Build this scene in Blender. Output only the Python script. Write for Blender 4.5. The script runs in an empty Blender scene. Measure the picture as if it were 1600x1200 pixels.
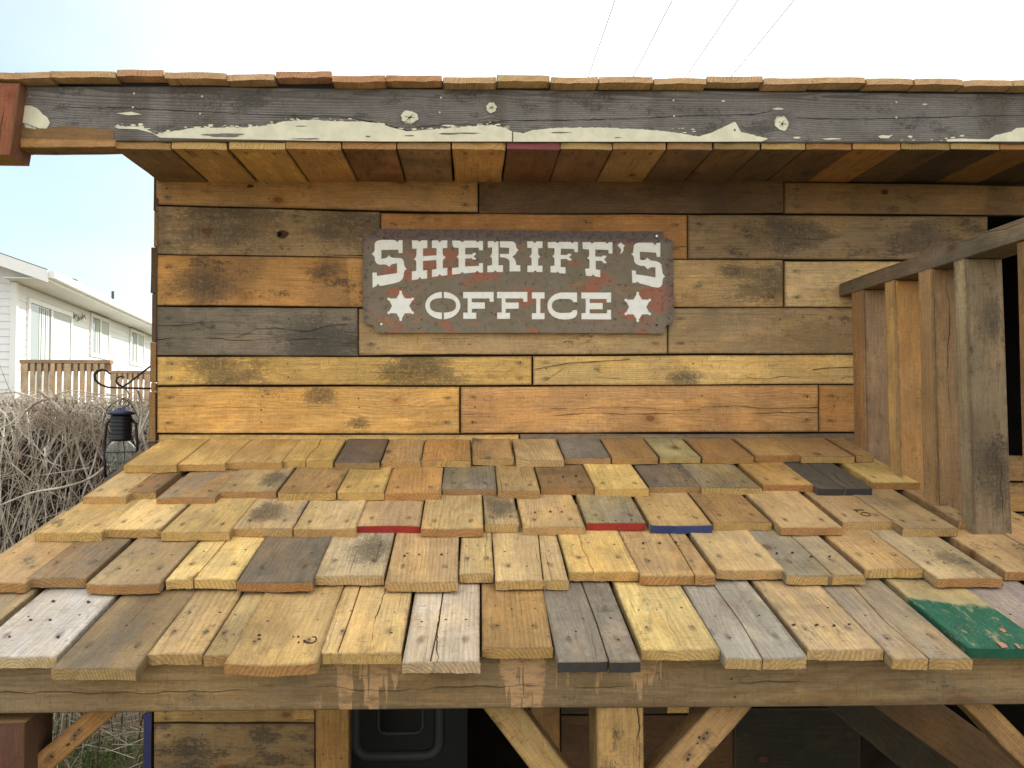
import bpy, bmesh, math, random
from mathutils import Vector, Matrix, noise as mnoise
R = random.Random(7)
sc = bpy.context.scene
COL = sc.collection

# ------------------------------------------------------------------ camera
F = 1300.0                      # focal length in photo pixels (1600 px wide)
CAMZ = 1.6
yaw = math.atan(62 / F); pitch = math.atan(40 / F)
fwd = Vector((math.sin(yaw) * math.cos(pitch), math.cos(yaw) * math.cos(pitch), math.sin(pitch)))
rgt = Vector((math.cos(yaw), -math.sin(yaw), 0))
upv = rgt.cross(fwd)
cd = bpy.data.cameras.new('camera'); cam = bpy.data.objects.new('camera', cd); COL.objects.link(cam)
cd.sensor_width = 36; cd.lens = 36 * F / 1600; cd.clip_start = .05; cd.clip_end = 1500
M = Matrix((rgt, upv, -fwd)).transposed().to_4x4(); M.translation = (0, 0, CAMZ)
cam.matrix_world = M
sc.camera = cam
CAM = Vector((0, 0, CAMZ))

# ------------------------------------------------------------------ light
SUN_EL = math.radians(29); SH = Vector((.8, .6)).normalized()
sund = Vector((SH.x * math.cos(SUN_EL), SH.y * math.cos(SUN_EL), math.sin(SUN_EL)))
w = bpy.data.worlds.new('World'); sc.world = w; w.use_nodes = True
nt = w.node_tree; nt.nodes.clear()
out = nt.nodes.new('ShaderNodeOutputWorld'); bg = nt.nodes.new('ShaderNodeBackground')
sky = nt.nodes.new('ShaderNodeTexSky'); sky.sky_type = 'NISHITA'; sky.sun_disc = False
tint = nt.nodes.new('ShaderNodeMix'); tint.data_type = 'RGBA'; tint.blend_type = 'MULTIPLY'; tint.inputs[0].default_value = 1; tint.inputs[7].default_value = (.86, 1.10, 1.02, 1)
sky.sun_elevation = SUN_EL; sky.sun_rotation = math.atan2(SH.x, SH.y)
sky.air_density = 1.0; sky.dust_density = 2.0; sky.ozone_density = 1.0
tc = nt.nodes.new('ShaderNodeTexCoord'); mp = nt.nodes.new('ShaderNodeMapping')
mp.inputs['Scale'].default_value = (1.2, 1.2, 4.5)
nz = nt.nodes.new('ShaderNodeTexNoise'); nz.inputs['Scale'].default_value = 1.6; nz.inputs['Detail'].default_value = 5
rp = nt.nodes.new('ShaderNodeMapRange'); rp.inputs[1].default_value = .32; rp.inputs[2].default_value = .62
rp.inputs[3].default_value = .62; rp.inputs[4].default_value = .9
mx = nt.nodes.new('ShaderNodeMix'); mx.data_type = 'RGBA'
mx.inputs[7].default_value = (9.9, 9.8, 9.4, 1)
nt.links.new(tc.outputs['Generated'], mp.inputs[0]); nt.links.new(mp.outputs[0], nz.inputs[0])
nt.links.new(nz.outputs[0], rp.inputs[0]); sx_ = nt.nodes.new('ShaderNodeVectorMath'); sx_.operation = 'DOT_PRODUCT'; sx_.inputs[1].default_value = (-.80, .60, .02)
nt.links.new(tc.outputs['Generated'], sx_.inputs[0])
cr_ = nt.nodes.new('ShaderNodeMapRange'); cr_.interpolation_type = 'SMOOTHSTEP'
cr_.inputs[1].default_value = .45; cr_.inputs[2].default_value = .95; cr_.inputs[3].default_value = 1; cr_.inputs[4].default_value = .25
nt.links.new(sx_.outputs['Value'], cr_.inputs[0])
ml_ = nt.nodes.new('ShaderNodeMath'); ml_.operation = 'MULTIPLY'; nt.links.new(rp.outputs[0], ml_.inputs[0]); nt.links.new(cr_.outputs[0], ml_.inputs[1])
nt.links.new(ml_.outputs[0], mx.inputs[0])
nt.links.new(sky.outputs[0], tint.inputs[6]); nt.links.new(tint.outputs[2], mx.inputs[6]); nt.links.new(mx.outputs[2], bg.inputs[0])
bg.inputs[1].default_value = .11
nt.links.new(bg.outputs[0], out.inputs[0])
sd = bpy.data.lights.new('sun', 'SUN'); sd.energy = 3.2; sd.angle = math.radians(.6); sd.color = (1, .93, .82)
so = bpy.data.objects.new('sun', sd); COL.objects.link(so)
so.rotation_euler = sund.to_track_quat('Z', 'Y').to_euler(); so.location = (6, 5, 8)
sc.view_settings.view_transform = 'Standard'; sc.view_settings.look = 'None'
sc.view_settings.exposure = .93; sc.view_settings.gamma = 1
sc.view_settings.use_curve_mapping = False

# ------------------------------------------------------------------ helpers
def ray(px, py): return fwd + rgt * ((px - 800) / F) + upv * ((600 - py) / F)
def P(px, py, Y):
    d = ray(px, py); return CAM + d * (Y / d.y)
def PX(px, py, X):
    d = ray(px, py); return CAM + d * (X / d.x)
def PN(px, py, p0, n):
    d = ray(px, py); return CAM + d * ((p0 - CAM).dot(n) / d.dot(n))

WM = {}
def link(name, data, mat=None, parent=None, world=None, mats=None):
    o = bpy.data.objects.new(name, data); COL.objects.link(o)
    world = world or (WM[parent].copy() if parent else Matrix())
    WM[o] = world
    if parent:
        o.parent = parent; o.matrix_basis = WM[parent].inverted() @ world
    else: o.matrix_basis = world
    if data is not None:
        for m in (mats or ([mat] if mat else [])):
            if len(data.materials) < len(mats or [mat]): data.materials.append(m)
    return o
def thing(name, label, cat, loc=(0, 0, 0), group=None):
    o = link(name, None, world=Matrix.Translation(loc)); tag(o, label, cat, group); return o
def tag(o, label=None, cat=None, group=None, kind=None):
    if label: o['label'] = label
    if cat: o['category'] = cat
    if group: o['group'] = group
    if kind: o['kind'] = kind
    return o

class MB:
    """collects geometry (world coordinates) for one mesh"""
    def __init__(s): s.v = []; s.f = []; s.mi = []
    def add(s, vs, fs, mi=0):
        b = len(s.v); s.v += [tuple(v) for v in vs]
        for f in fs: s.f.append(tuple(b + i for i in f)); s.mi.append(mi)
    def hexa(s, p, mi=0):      # 8 points: bottom 4 ccw, top 4 ccw
        s.add(p, [(0, 3, 2, 1), (4, 5, 6, 7), (0, 1, 5, 4), (1, 2, 6, 5), (2, 3, 7, 6), (3, 0, 4, 7)], mi)
    def box(s, a, b, mi=0):
        x0, y0, z0 = a; x1, y1, z1 = b
        s.hexa([(x0, y0, z0), (x1, y0, z0), (x1, y1, z0), (x0, y1, z0), (x0, y0, z1), (x1, y0, z1), (x1, y1, z1), (x0, y1, z1)], mi)
    def tube(s, pts, rad, sides=4, mi=0, closed=False, caps=True):
        n = len(pts); pts = [Vector(p) for p in pts]
        if not hasattr(rad, '__len__'): rad = [rad] * n
        vs = []; prev = None
        for i, p in enumerate(pts):
            if closed: t = pts[(i + 1) % n] - pts[i - 1]
            else: t = pts[min(i + 1, n - 1)] - pts[max(i - 1, 0)]
            if t.length < 1e-9: t = Vector((0, 0, 1))
            t.normalize()
            a = prev if prev is not None else (Vector((1, 0, 0)) if abs(t.x) < .8 else Vector((0, 1, 0)))
            a = (a - t * a.dot(t)); a.normalize(); prev = a; b = t.cross(a)
            for k in range(sides):
                an = 2 * math.pi * k / sides
                vs.append(p + (a * math.cos(an) + b * math.sin(an)) * rad[i])
        fs = []
        for i in range(n if closed else n - 1):
            j = (i + 1) % n
            for k in range(sides):
                k2 = (k + 1) % sides
                fs.append((i * sides + k, i * sides + k2, j * sides + k2, j * sides + k))
        if caps and not closed:
            fs.append(tuple(range(sides))[::-1]); fs.append(tuple((n - 1) * sides + k for k in range(sides)))
        s.add(vs, fs, mi)
    def lathe(s, prof, c, n=20, mi=0):
        c = Vector(c); vs = []; fs = []
        for (r, z) in prof:
            for k in range(n):
                a = 2 * math.pi * k / n; vs.append(c + Vector((r * math.cos(a), r * math.sin(a), z)))
        for i in range(len(prof) - 1):
            for k in range(n):
                k2 = (k + 1) % n; fs.append((i * n + k, i * n + k2, (i + 1) * n + k2, (i + 1) * n + k))
        s.add(vs, fs, mi)
    def build(s, name, mats, parent=None, smooth=False):
        if not isinstance(mats, (list, tuple)): mats = [mats]
        W = WM[parent] if parent else Matrix()
        inv = W.inverted()
        me = bpy.data.meshes.new(name)
        me.from_pydata([inv @ Vector(v) for v in s.v], [], s.f)
        for m in mats: me.materials.append(m)
        me.polygons.foreach_set('material_index', s.mi)
        if smooth: me.polygons.foreach_set('use_smooth', [True] * len(s.f))
        me.update()
        o = bpy.data.objects.new(name, me); COL.objects.link(o); WM[o] = W
        if parent: o.parent = parent
        return o

# ------------------------------------------------------------------ node helper
class G:
    def __init__(s, name):
        s.mat = bpy.data.materials.new(name); s.mat.use_nodes = True
        s.t = s.mat.node_tree; s.t.nodes.clear()
        s.o = s.n('OutputMaterial'); s.b = s.n('BsdfPrincipled'); s.l(s.b.outputs[0], s.o.inputs[0])
    def n(s, k): return s.t.nodes.new('ShaderNode' + k)
    def l(s, a, b): s.t.links.new(a, b)
    def put(s, v, inp):
        if v is None: return
        if isinstance(v, bpy.types.NodeSocket): s.l(v, inp)
        else:
            if hasattr(v, '__len__') and len(v) == 3 and inp.type == 'RGBA': v = (*v, 1)
            inp.default_value = v
    def m(s, op, a, b=None, c=None, clamp=False):
        n = s.n('Math'); n.operation = op; n.use_clamp = clamp
        s.put(a, n.inputs[0]); s.put(b, n.inputs[1]); s.put(c, n.inputs[2]); return n.outputs[0]
    def vm(s, op, a, b=None):
        n = s.n('VectorMath'); n.operation = op; s.put(a, n.inputs[0]); s.put(b, n.inputs[1]); return n.outputs[0]
    def sep(s, v):
        n = s.n('SeparateXYZ'); s.put(v, n.inputs[0]); return n.outputs
    def comb(s, x, y, z):
        n = s.n('CombineXYZ'); s.put(x, n.inputs[0]); s.put(y, n.inputs[1]); s.put(z, n.inputs[2]); return n.outputs[0]
    def noise(s, v, sc=1, det=2, rough=.5, dist=0, col=False):
        n = s.n('TexNoise'); s.put(v, n.inputs['Vector']); n.inputs['Scale'].default_value = sc
        n.inputs['Detail'].default_value = det; n.inputs['Roughness'].default_value = rough
        n.inputs['Distortion'].default_value = dist; return n.outputs[1 if col else 0]
    def mr(s, v, a, b, c=0, d=1, smooth=True):
        n = s.n('MapRange'); n.interpolation_type = 'SMOOTHSTEP' if smooth else 'LINEAR'
        s.put(v, n.inputs[0]); s.put(a, n.inputs[1]); s.put(b, n.inputs[2]); s.put(c, n.inputs[3]); s.put(d, n.inputs[4]); return n.outputs[0]
    def mix(s, f, a, b, mode='MIX'):
        n = s.n('Mix'); n.data_type = 'RGBA'; n.blend_type = mode
        s.put(f, n.inputs[0]); s.put(a, n.inputs[6]); s.put(b, n.inputs[7]); return n.outputs[2]
    def attr(s, name):
        n = s.n('Attribute'); n.attribute_type = 'OBJECT'; n.attribute_name = name; return n.outputs['Fac']
    def bump(s, h, st=.5, dist=.001):
        n = s.n('Bump'); n.inputs['Strength'].default_value = st; n.inputs['Distance'].default_value = dist
        s.put(h, n.inputs['Height']); return n.outputs[0]
    def fin(s, col, rough=.8, nor=None, spec=.25, metal=0):
        s.put(col, s.b.inputs['Base Color']); s.put(rough, s.b.inputs['Roughness'])
        s.put(spec, s.b.inputs['Specular IOR Level']); s.put(metal, s.b.inputs['Metallic'])
        if nor: s.l(nor, s.b.inputs['Normal'])
        return s.mat

def plain(name, col, rough=.7, spec=.3, metal=0, var=.12, sc=8):
    g = G(name); t = g.n('TexCoord').outputs['Object']
    nz = g.noise(t, sc, 4, .6)
    k = g.mr(nz, .2, .8, 1 - var, 1 + var, False)
    c = g.mix(1.0, col, g.comb(k, k, k), 'MULTIPLY')
    return g.fin(c, rough, None, spec, metal)

def wood(name, end=False, knots=None, drips=None, paint=None):
    g = G(name)
    p = g.n('TexCoord').outputs['Object']; oi = g.n('ObjectInfo')
    tone = oi.outputs['Color']; rnd = oi.outputs['Random']
    x, y, z = g.sep(p)[:3]
    f7 = g.m('FRACT', g.m('MULTIPLY', rnd, 7.31)); f13 = g.m('FRACT', g.m('MULTIPLY', rnd, 13.7)); f29 = g.m('FRACT', g.m('MULTIPLY', rnd, 29.1))
    off = g.comb(g.m('MULTIPLY', rnd, 37), g.m('MULTIPLY', f7, 41), g.m('MULTIPLY', f13, 23))
    q = g.vm('ADD', p, off)
    def st(a, b): return g.vm('MULTIPLY', q, (a, b, b))
    wn = g.noise(st(2.6, 11), 1, 2, .5)
    wc = g.m('MULTIPLY', g.m('SUBTRACT', wn, .5), .045)
    # distance from the pith of the tree the board was sawn from
    cy = g.m('MULTIPLY', g.m('SUBTRACT', f13, .5), .17)
    cz = g.m('SUBTRACT', -.012, g.m('MULTIPLY', f7, .09))
    yy = g.m('ADD', g.m('SUBTRACT', y, cy), wc)
    zz = g.m('ADD', g.m('SUBTRACT', z, cz), g.m('MULTIPLY', x, g.m('MULTIPLY', g.m('SUBTRACT', f29, .5), .14)))
    r = g.m('SQRT', g.m('ADD', g.m('MULTIPLY', yy, yy), g.m('MULTIPLY', zz, zz)))
    r = g.m('ADD', r, g.m('MULTIPLY', wc, .6))
    knotcol = None
    if knots:
        kmask = None; kr = None
        for (kx, ky, kd) in knots:
            dx = g.m('MULTIPLY', g.m('SUBTRACT', x, kx), .75); dy = g.m('SUBTRACT', y, ky)
            d = g.m('SQRT', g.m('ADD', g.m('MULTIPLY', dx, dx), g.m('MULTIPLY', dy, dy)))
            e = g.m('EXPONENT', g.m('MULTIPLY', d, -1 / (kd * 1.6)))
            r = g.m('ADD', r, g.m('MULTIPLY', e, .03))
            mk = g.mr(g.m('ADD', d, g.m('MULTIPLY', g.m('SUBTRACT', g.noise(q, 60, 2), .5), kd * .8)), kd, kd * .8)
            ring = g.m('MULTIPLY', g.mr(d, kd * 2.0, kd * .9), .8)
            kmask = mk if kmask is None else g.m('MAXIMUM', kmask, mk)
            kr = ring if kr is None else g.m('MAXIMUM', kr, ring)
    else:
        vq = g.vm('ADD', g.vm('MULTIPLY', q, (5.5, 9.5, 0)), g.comb(0, 0, g.m('MULTIPLY', rnd, 9)))
        vn = g.n('TexVoronoi'); g.put(vq, vn.inputs['Vector']); vn.inputs['Scale'].default_value = 1
        vd = vn.outputs['Distance']; vcol = g.sep(vn.outputs['Color'])
        pres = g.m('GREATER_THAN', vcol[0], .55)
        e = g.m('MULTIPLY', g.m('EXPONENT', g.m('MULTIPLY', vd, -9)), pres)
        r = g.m('ADD', r, g.m('MULTIPLY', e, .02))
        kr = g.m('MULTIPLY', g.mr(vd, .22, .05), pres); kmask = g.m('MULTIPLY', g.mr(vd, .10, .06), pres)
    sp = g.m('ADD', .0035, g.m('MULTIPLY', f29, .0045))
    ph = g.m('DIVIDE', r, sp)
    fr = g.m('FRACT', ph)
    ringv = g.m('MULTIPLY', g.mr(fr, .25, .92), g.mr(fr, 1.0, .93))
    fib = g.noise(st(26, 620), 1, 3, .75)
    fib2 = g.noise(st(6, 210), 1, 4, .68)
    blo = g.noise(st(5, 11), 1, 3, .6)
    grey = g.attr('grey'); stain = g.attr('stain')
    if end:   # freshly sawn ends stay pale or orange whatever the weathered face looks like
        tone = g.mix(g.m('MULTIPLY', g.mr(f13, .2, .9, .85, .35), g.attr('fresh')), tone, g.mix(g.mr(f7, .25, .85), (.62, .44, .18), (.46, .24, .10)))
    else:     # patches of paler wood left inside a weathered board
        tone = g.mix(g.mr(g.noise(st(5, 12), 1, 5, .7), .48, .60, 0, .5 if not knots else .12), tone, g.mix(1, tone, (1.45, 1.38, 1.15), 'MULTIPLY'))
    warm = g.mix(1, tone, (.80, .60, .40) if not knots else (.45, .42, .42), 'MULTIPLY')
    col = g.mix(g.m('MULTIPLY', ringv, .8 if (end or knots) else g.m('ADD', .08, g.m('MULTIPLY', g.m('FRACT', g.m('MULTIPLY', rnd, 53.3)), .5))), tone, warm)
    col = g.mix(g.m('MULTIPLY', g.mr(blo, .35, .75), .45), col, g.mix(1, tone, (.93, .78, .58), 'MULTIPLY'))
    k = g.mr(fib, .25, .78, .74, 1.13, False); col = g.mix(1, col, g.comb(k, k, k), 'MULTIPLY')
    k = g.mr(fib2, .3, .72, .78, 1.12, False); col = g.mix(1, col, g.comb(k, k, k), 'MULTIPLY')
    hgt = g.m('ADD', g.m('MULTIPLY', ringv, .35), g.m('MULTIPLY', fib, .9))
    if end:
        ray_ = g.noise(g.vm('MULTIPLY', q, (60, 260, 260)), 1, 2, .7)
        k = g.mr(ray_, .3, .7, .85, 1.08, False); col = g.mix(1, col, g.comb(k, k, k), 'MULTIPLY')
        # dirt caught in the saw marks
        dn = g.mr(g.noise(g.vm('MULTIPLY', q, (20, 22, 60)), 1, 4, .7), .48, .8)
        col = g.mix(g.m('MULTIPLY', dn, .45), col, (.12, .08, .05))
        return g.fin(col, .88, g.bump(hgt, .6, .0008), .12)
    # weathered silver-grey skin
    gl = g.noise(st(3.2, 9), 1, 5, .62)
    gm = g.mr(g.m('ADD', gl, g.m('MULTIPLY', g.m('SUBTRACT', fib2, .5), .35)), g.m('SUBTRACT', .86, g.m('MULTIPLY', grey, .66)), g.m('SUBTRACT', 1.08, g.m('MULTIPLY', grey, .66)))
    bw = g.n('RGBToBW'); g.put(col, bw.inputs[0])
    gv = g.m('MULTIPLY', bw.outputs[0], .74)
    gcol = g.comb(g.m('MULTIPLY', gv, 1.20), g.m('MULTIPLY', gv, 1.01), g.m('MULTIPLY', gv, .77)) if not knots else g.comb(g.m('MULTIPLY', gv, 1.10), g.m('MULTIPLY', gv, 1.0), g.m('MULTIPLY', gv, .96))
    col = g.mix(g.m('MULTIPLY', gm, .78 if not knots else .9), col, gcol)
    # dirty blotches and the bands that stringers left across the board
    brk = g.noise(g.vm('MULTIPLY', q, (110, 150, 110)), 1, 5, .8)          # fine break-up
    saw = g.noise(st(330, 14) if False else g.vm('MULTIPLY', q, (330, 16, 16)), 1, 3, .6)   # marks of the saw across the grain
    sl = g.noise(st(8, 16), 1, 4, .62)
    smv = g.m('ADD', g.m('ADD', sl, g.m('MULTIPLY', g.m('SUBTRACT', brk, .5), .60)), g.m('MULTIPLY', g.m('SUBTRACT', fib2, .5), .25))
    sm = g.mr(smv, g.m('SUBTRACT', .70, g.m('MULTIPLY', stain, .27)), g.m('SUBTRACT', .85, g.m('MULTIPLY', stain, .27)))
    xx = g.comb(g.m('MULTIPLY', g.m('ADD', x, g.m('MULTIPLY', rnd, 37)), 5.5), g.m('MULTIPLY', y, 1.2), rnd)
    bd = g.mr(g.noise(xx, 1, 1, .5, 0), .56, .62)
    bm = g.m('MULTIPLY', g.m('MULTIPLY', bd, g.mr(g.m('ADD', brk, g.m('MULTIPLY', saw, .4)), .45, .85)), g.mr(stain, .1, .8, .12, .75))
    for nm in ('spot_a', 'spot_b'):
        av = g.n('Attribute'); av.attribute_type = 'OBJECT'; av.attribute_name = nm
        sx_, sy_, sr_ = g.sep(av.outputs['Vector'])[:3]
        ddx = g.m('MULTIPLY', g.m('SUBTRACT', x, sx_), .55); ddy = g.m('SUBTRACT', y, sy_)
        dd = g.m('DIVIDE', g.m('SQRT', g.m('ADD', g.m('MULTIPLY', ddx, ddx), g.m('MULTIPLY', ddy, ddy))), g.m('MAXIMUM', sr_, .0001))
        dd = g.m('ADD', dd, g.m('MULTIPLY', g.m('SUBTRACT', g.m('ADD', g.m('MULTIPLY', brk, 1.3), g.m('ADD', sl, g.m('MULTIPLY', fib2, .4))), 1.35), 2.3))
        sm = g.m('MAXIMUM', sm, g.mr(dd, 1.25, .55))
    sm = g.m('MULTIPLY', sm, g.mr(g.m('ADD', brk, g.m('MULTIPLY', g.m('ADD', fib2, saw), .3)), .64, .86, .38, 1))
    col = g.mix(g.m('MULTIPLY', sm, .93), col, g.mix(.16, (.034, .032, .030), tone))
    col = g.mix(bm, col, (.075, .058, .042))
    k = g.mr(saw, .3, .7, .93, 1.05, False); col = g.mix(1, col, g.comb(k, k, k), 'MULTIPLY')
    k = g.mr(brk, .25, .7, .80, 1.10, False); col = g.mix(1, col, g.comb(k, k, k), 'MULTIPLY')
    gr = g.mr(g.noise(st(4, 7), 1, 4, .6), .35, .7, 1.10, .76, False); col = g.mix(1, col, g.comb(gr, gr, g.m('POWER', gr, 1.15)), 'MULTIPLY')
    wm = g.noise(g.vm('MULTIPLY', q, (17, 30, 20)), 1, 6, .78, .8)
    col = g.mix(g.mr(wm, .52, .68, 0, .42), col, g.mix(1, col, (.42, .38, .33), 'MULTIPLY'))
    scr = g.noise(g.vm('MULTIPLY', q, (300, 45, 60)), 1, 3, .7)
    col = g.mix(g.m('MULTIPLY', g.mr(scr, .60, .68, 0, .55), g.mr(sl, .42, .58)), col, (.06, .045, .032))
    # grime along the arrises, plus edge shade put into the colour for depth
    eb = g.m('SUBTRACT', g.attr('half_w'), g.m('ABSOLUTE', y)); el = g.m('SUBTRACT', g.attr('half_l'), g.m('ABSOLUTE', x))
    ed = g.m('ADD', g.m('MINIMUM', eb, el), g.m('MULTIPLY', g.m('SUBTRACT', g.noise(q, 55, 4, .7), .5), .016))
    col = g.mix(g.mr(ed, .007, -.002, 0, .5), col, (.09, .06, .035))
    # fine checks along the grain
    ck = g.noise(g.vm('MULTIPLY', q, (2.2, 210, 60)), 1, 2, .5, .3)
    ckm = g.m('MULTIPLY', g.mr(ck, .70, .76), .55)
    col = g.mix(ckm, col, (.05, .035, .02))
    hgt = g.m('SUBTRACT', hgt, g.m('MULTIPLY', ckm, 2.0))
    # one long crack
    cr = g.attr('crack')
    wob = g.m('MULTIPLY', g.m('SUBTRACT', g.noise(g.comb(g.m('MULTIPLY', x, 7), g.m('MULTIPLY', rnd, 50), 0), 1, 4, .6), .5), .035)
    cyy = g.m('ADD', g.m('MULTIPLY', g.m('SUBTRACT', f7, .5), .06), wob)
    dcr = g.m('ABSOLUTE', g.m('SUBTRACT', y, cyy))
    seg = g.mr(g.noise(g.comb(g.m('MULTIPLY', x, 5), g.m('MULTIPLY', rnd, 80), 3), 1, 2, .5), .42, .58)
    crm = g.m('MULTIPLY', g.m('MULTIPLY', g.mr(dcr, g.m('MULTIPLY', seg, .0017), 0), seg), cr)
    col = g.mix(crm, col, (.02, .014, .009))
    hgt = g.m('SUBTRACT', hgt, g.m('MULTIPLY', crm, 4.0))
    # rust bloom round the nails
    ax = g.m('MULTIPLY', g.m('SUBTRACT', g.m('ABSOLUTE', x), g.attr('nail_x')), .45)
    ay = g.m('SUBTRACT', g.m('ABSOLUTE', y), g.attr('nail_y'))
    dn = g.m('SQRT', g.m('ADD', g.m('MULTIPLY', ax, ax), g.m('MULTIPLY', ay, ay)))
    dn = g.m('ADD', dn, g.m('MULTIPLY', g.m('SUBTRACT', g.noise(st(60, 120), 1, 3), .5), .008))
    hm = g.mr(dn, .009, .001, 0, .55)
    col = g.mix(hm, col, (.06, .042, .03))
    # knots
    if knots:
        col = g.mix(g.m('MULTIPLY', kr, .55), col, (.09, .075, .065))
        pc = g.mr(g.noise(q, 45, 4, .7), .40, .50)
        col = g.mix(g.m('MULTIPLY', kmask, pc), col, (.62, .57, .43))
        hgt = g.m('ADD', hgt, g.m('MULTIPLY', kmask, 1.5))
    else:
        col = g.mix(g.m('MULTIPLY', kr, .5), col, g.mix(1, col, (.62, .38, .24), 'MULTIPLY'))
        col = g.mix(g.m('MULTIPLY', kmask, .62), col, (.10, .045, .02))
    # small pits, specks and dust
    spk = g.noise(q, 190, 3, .7)
    col = g.mix(g.mr(spk, .70, .78, 0, .55), col, (.06, .045, .03))
    if drips:
        # bleached runs down the face: places (x, half width)
        dm = None
        for (dx, hw, ln) in drips:
            a = g.m('ABSOLUTE', g.m('SUBTRACT', x, dx))
            mk = g.mr(g.m('ADD', a, g.m('MULTIPLY', g.m('SUBTRACT', g.noise(g.vm('MULTIPLY', q, (26, 14, 1)), 1, 4, .7), .5), hw * 1.4)), hw, hw * .8)
            run = g.noise(g.comb(g.m('MULTIPLY', x, 42), g.m('MULTIPLY', y, 4), 0), 1, 3, .65)
            low = g.mr(g.m('ADD', y, g.m('ADD', g.m('MULTIPLY', g.mr(run, .38, .62), .14), g.m('MULTIPLY', fib2, .02))), ln, ln + .018)
            mk = g.m('MULTIPLY', mk, low)
            dm = mk if dm is None else g.m('MAXIMUM', dm, mk)
        dm = g.m('MULTIPLY', dm, g.mr(g.noise(st(30, 90), 1, 5, .75), .36, .56, .12, .8))
        col = g.mix(dm, col, g.mix(.5, (.52, .33, .18), g.mix(1, tone, (1.6, 1.25, 1.0), 'MULTIPLY')))
    if paint:
        pcol, edge = paint       # weathered paint up to a wavy line across the board
        ln = g.m('ADD', x, g.m('MULTIPLY', g.m('SUBTRACT', g.noise(g.vm('MULTIPLY', q, (9, 16, 9)), 1, 4, .6), .5), .09))
        ln = g.m('SUBTRACT', ln, g.m('MULTIPLY', y, .35))
        pm = g.mr(ln, edge + .012, edge - .006)
        halo = g.mr(ln, edge + .06, edge - .01, 0, .75)
        wear = g.m('MULTIPLY', g.mr(g.noise(st(20, 60), 1, 6, .8), .54, .66, 1, .25), g.mr(g.noise(g.vm('MULTIPLY', q, (140, 160, 90)), 1, 4, .8), .58, .68, 1, .5))
        col = g.mix(halo, col, g.mix(.5, tone, pcol))
        pv = g.mr(g.noise(st(18, 60), 1, 4, .7), .2, .8, .7, 1.35, False)
        col = g.mix(g.m('MULTIPLY', pm, wear), col, g.mix(1, pcol, g.comb(pv, pv, pv), 'MULTIPLY'))
    return g.fin(col, g.mr(fib2, .3, .7, .62, .85), g.bump(g.m('ADD', hgt, g.m('ADD', g.m('MULTIPLY', saw, .5), brk)), .8, .0010), .22)

WOOD = wood('weathered_wood'); WEND = wood('sawn_end_grain', end=True)
NAIL = plain('nail_metal', (.05, .04, .034), .6, .3, .3)
SCREWM = plain('bright_screw', (.62, .60, .55), .35, .5, .8)
def paintm(name, col, ch=.5):
    g = G(name); t = g.n('TexCoord').outputs['Object']
    n1 = g.noise(t, 90, 4, .7); n2 = g.noise(t, 25, 3, .6)
    c = g.mix(g.mr(n2, .3, .7, 0, .4), col, g.mix(1, col, (.6, .6, .6), 'MULTIPLY'))
    c = g.mix(g.mr(n1, .66, .72, 0, ch), c, (.45, .33, .2))
    return g.fin(c, .5, g.bump(n1, .3, .0006), .4)
RED = paintm('red_paint', (.34, .028, .022)); BLUE = paintm('blue_paint', (.035, .05, .16)); MAG = paintm('dull_red_paint', (.22, .035, .04))
GRNP = paintm('green_paint', (.008, .09, .055)); INDIGO = paintm('indigo_paint', (.03, .035, .12))
DARKEND = plain('dark_end_grain', (.055, .05, .048), .9, .1)

TONES = dict(Y=(.66, .46, .185), P=(.60, .455, .27), T=(.50, .34, .175), O=(.53, .31, .125), B=(.30, .19, .10),
             G=(.27, .235, .20), D=(.19, .145, .105), W=(.62, .57, .52), L=(.58, .40, .22), R=(.34, .13, .055), N=(.42, .27, .13), K=(.085, .062, .05))

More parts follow.
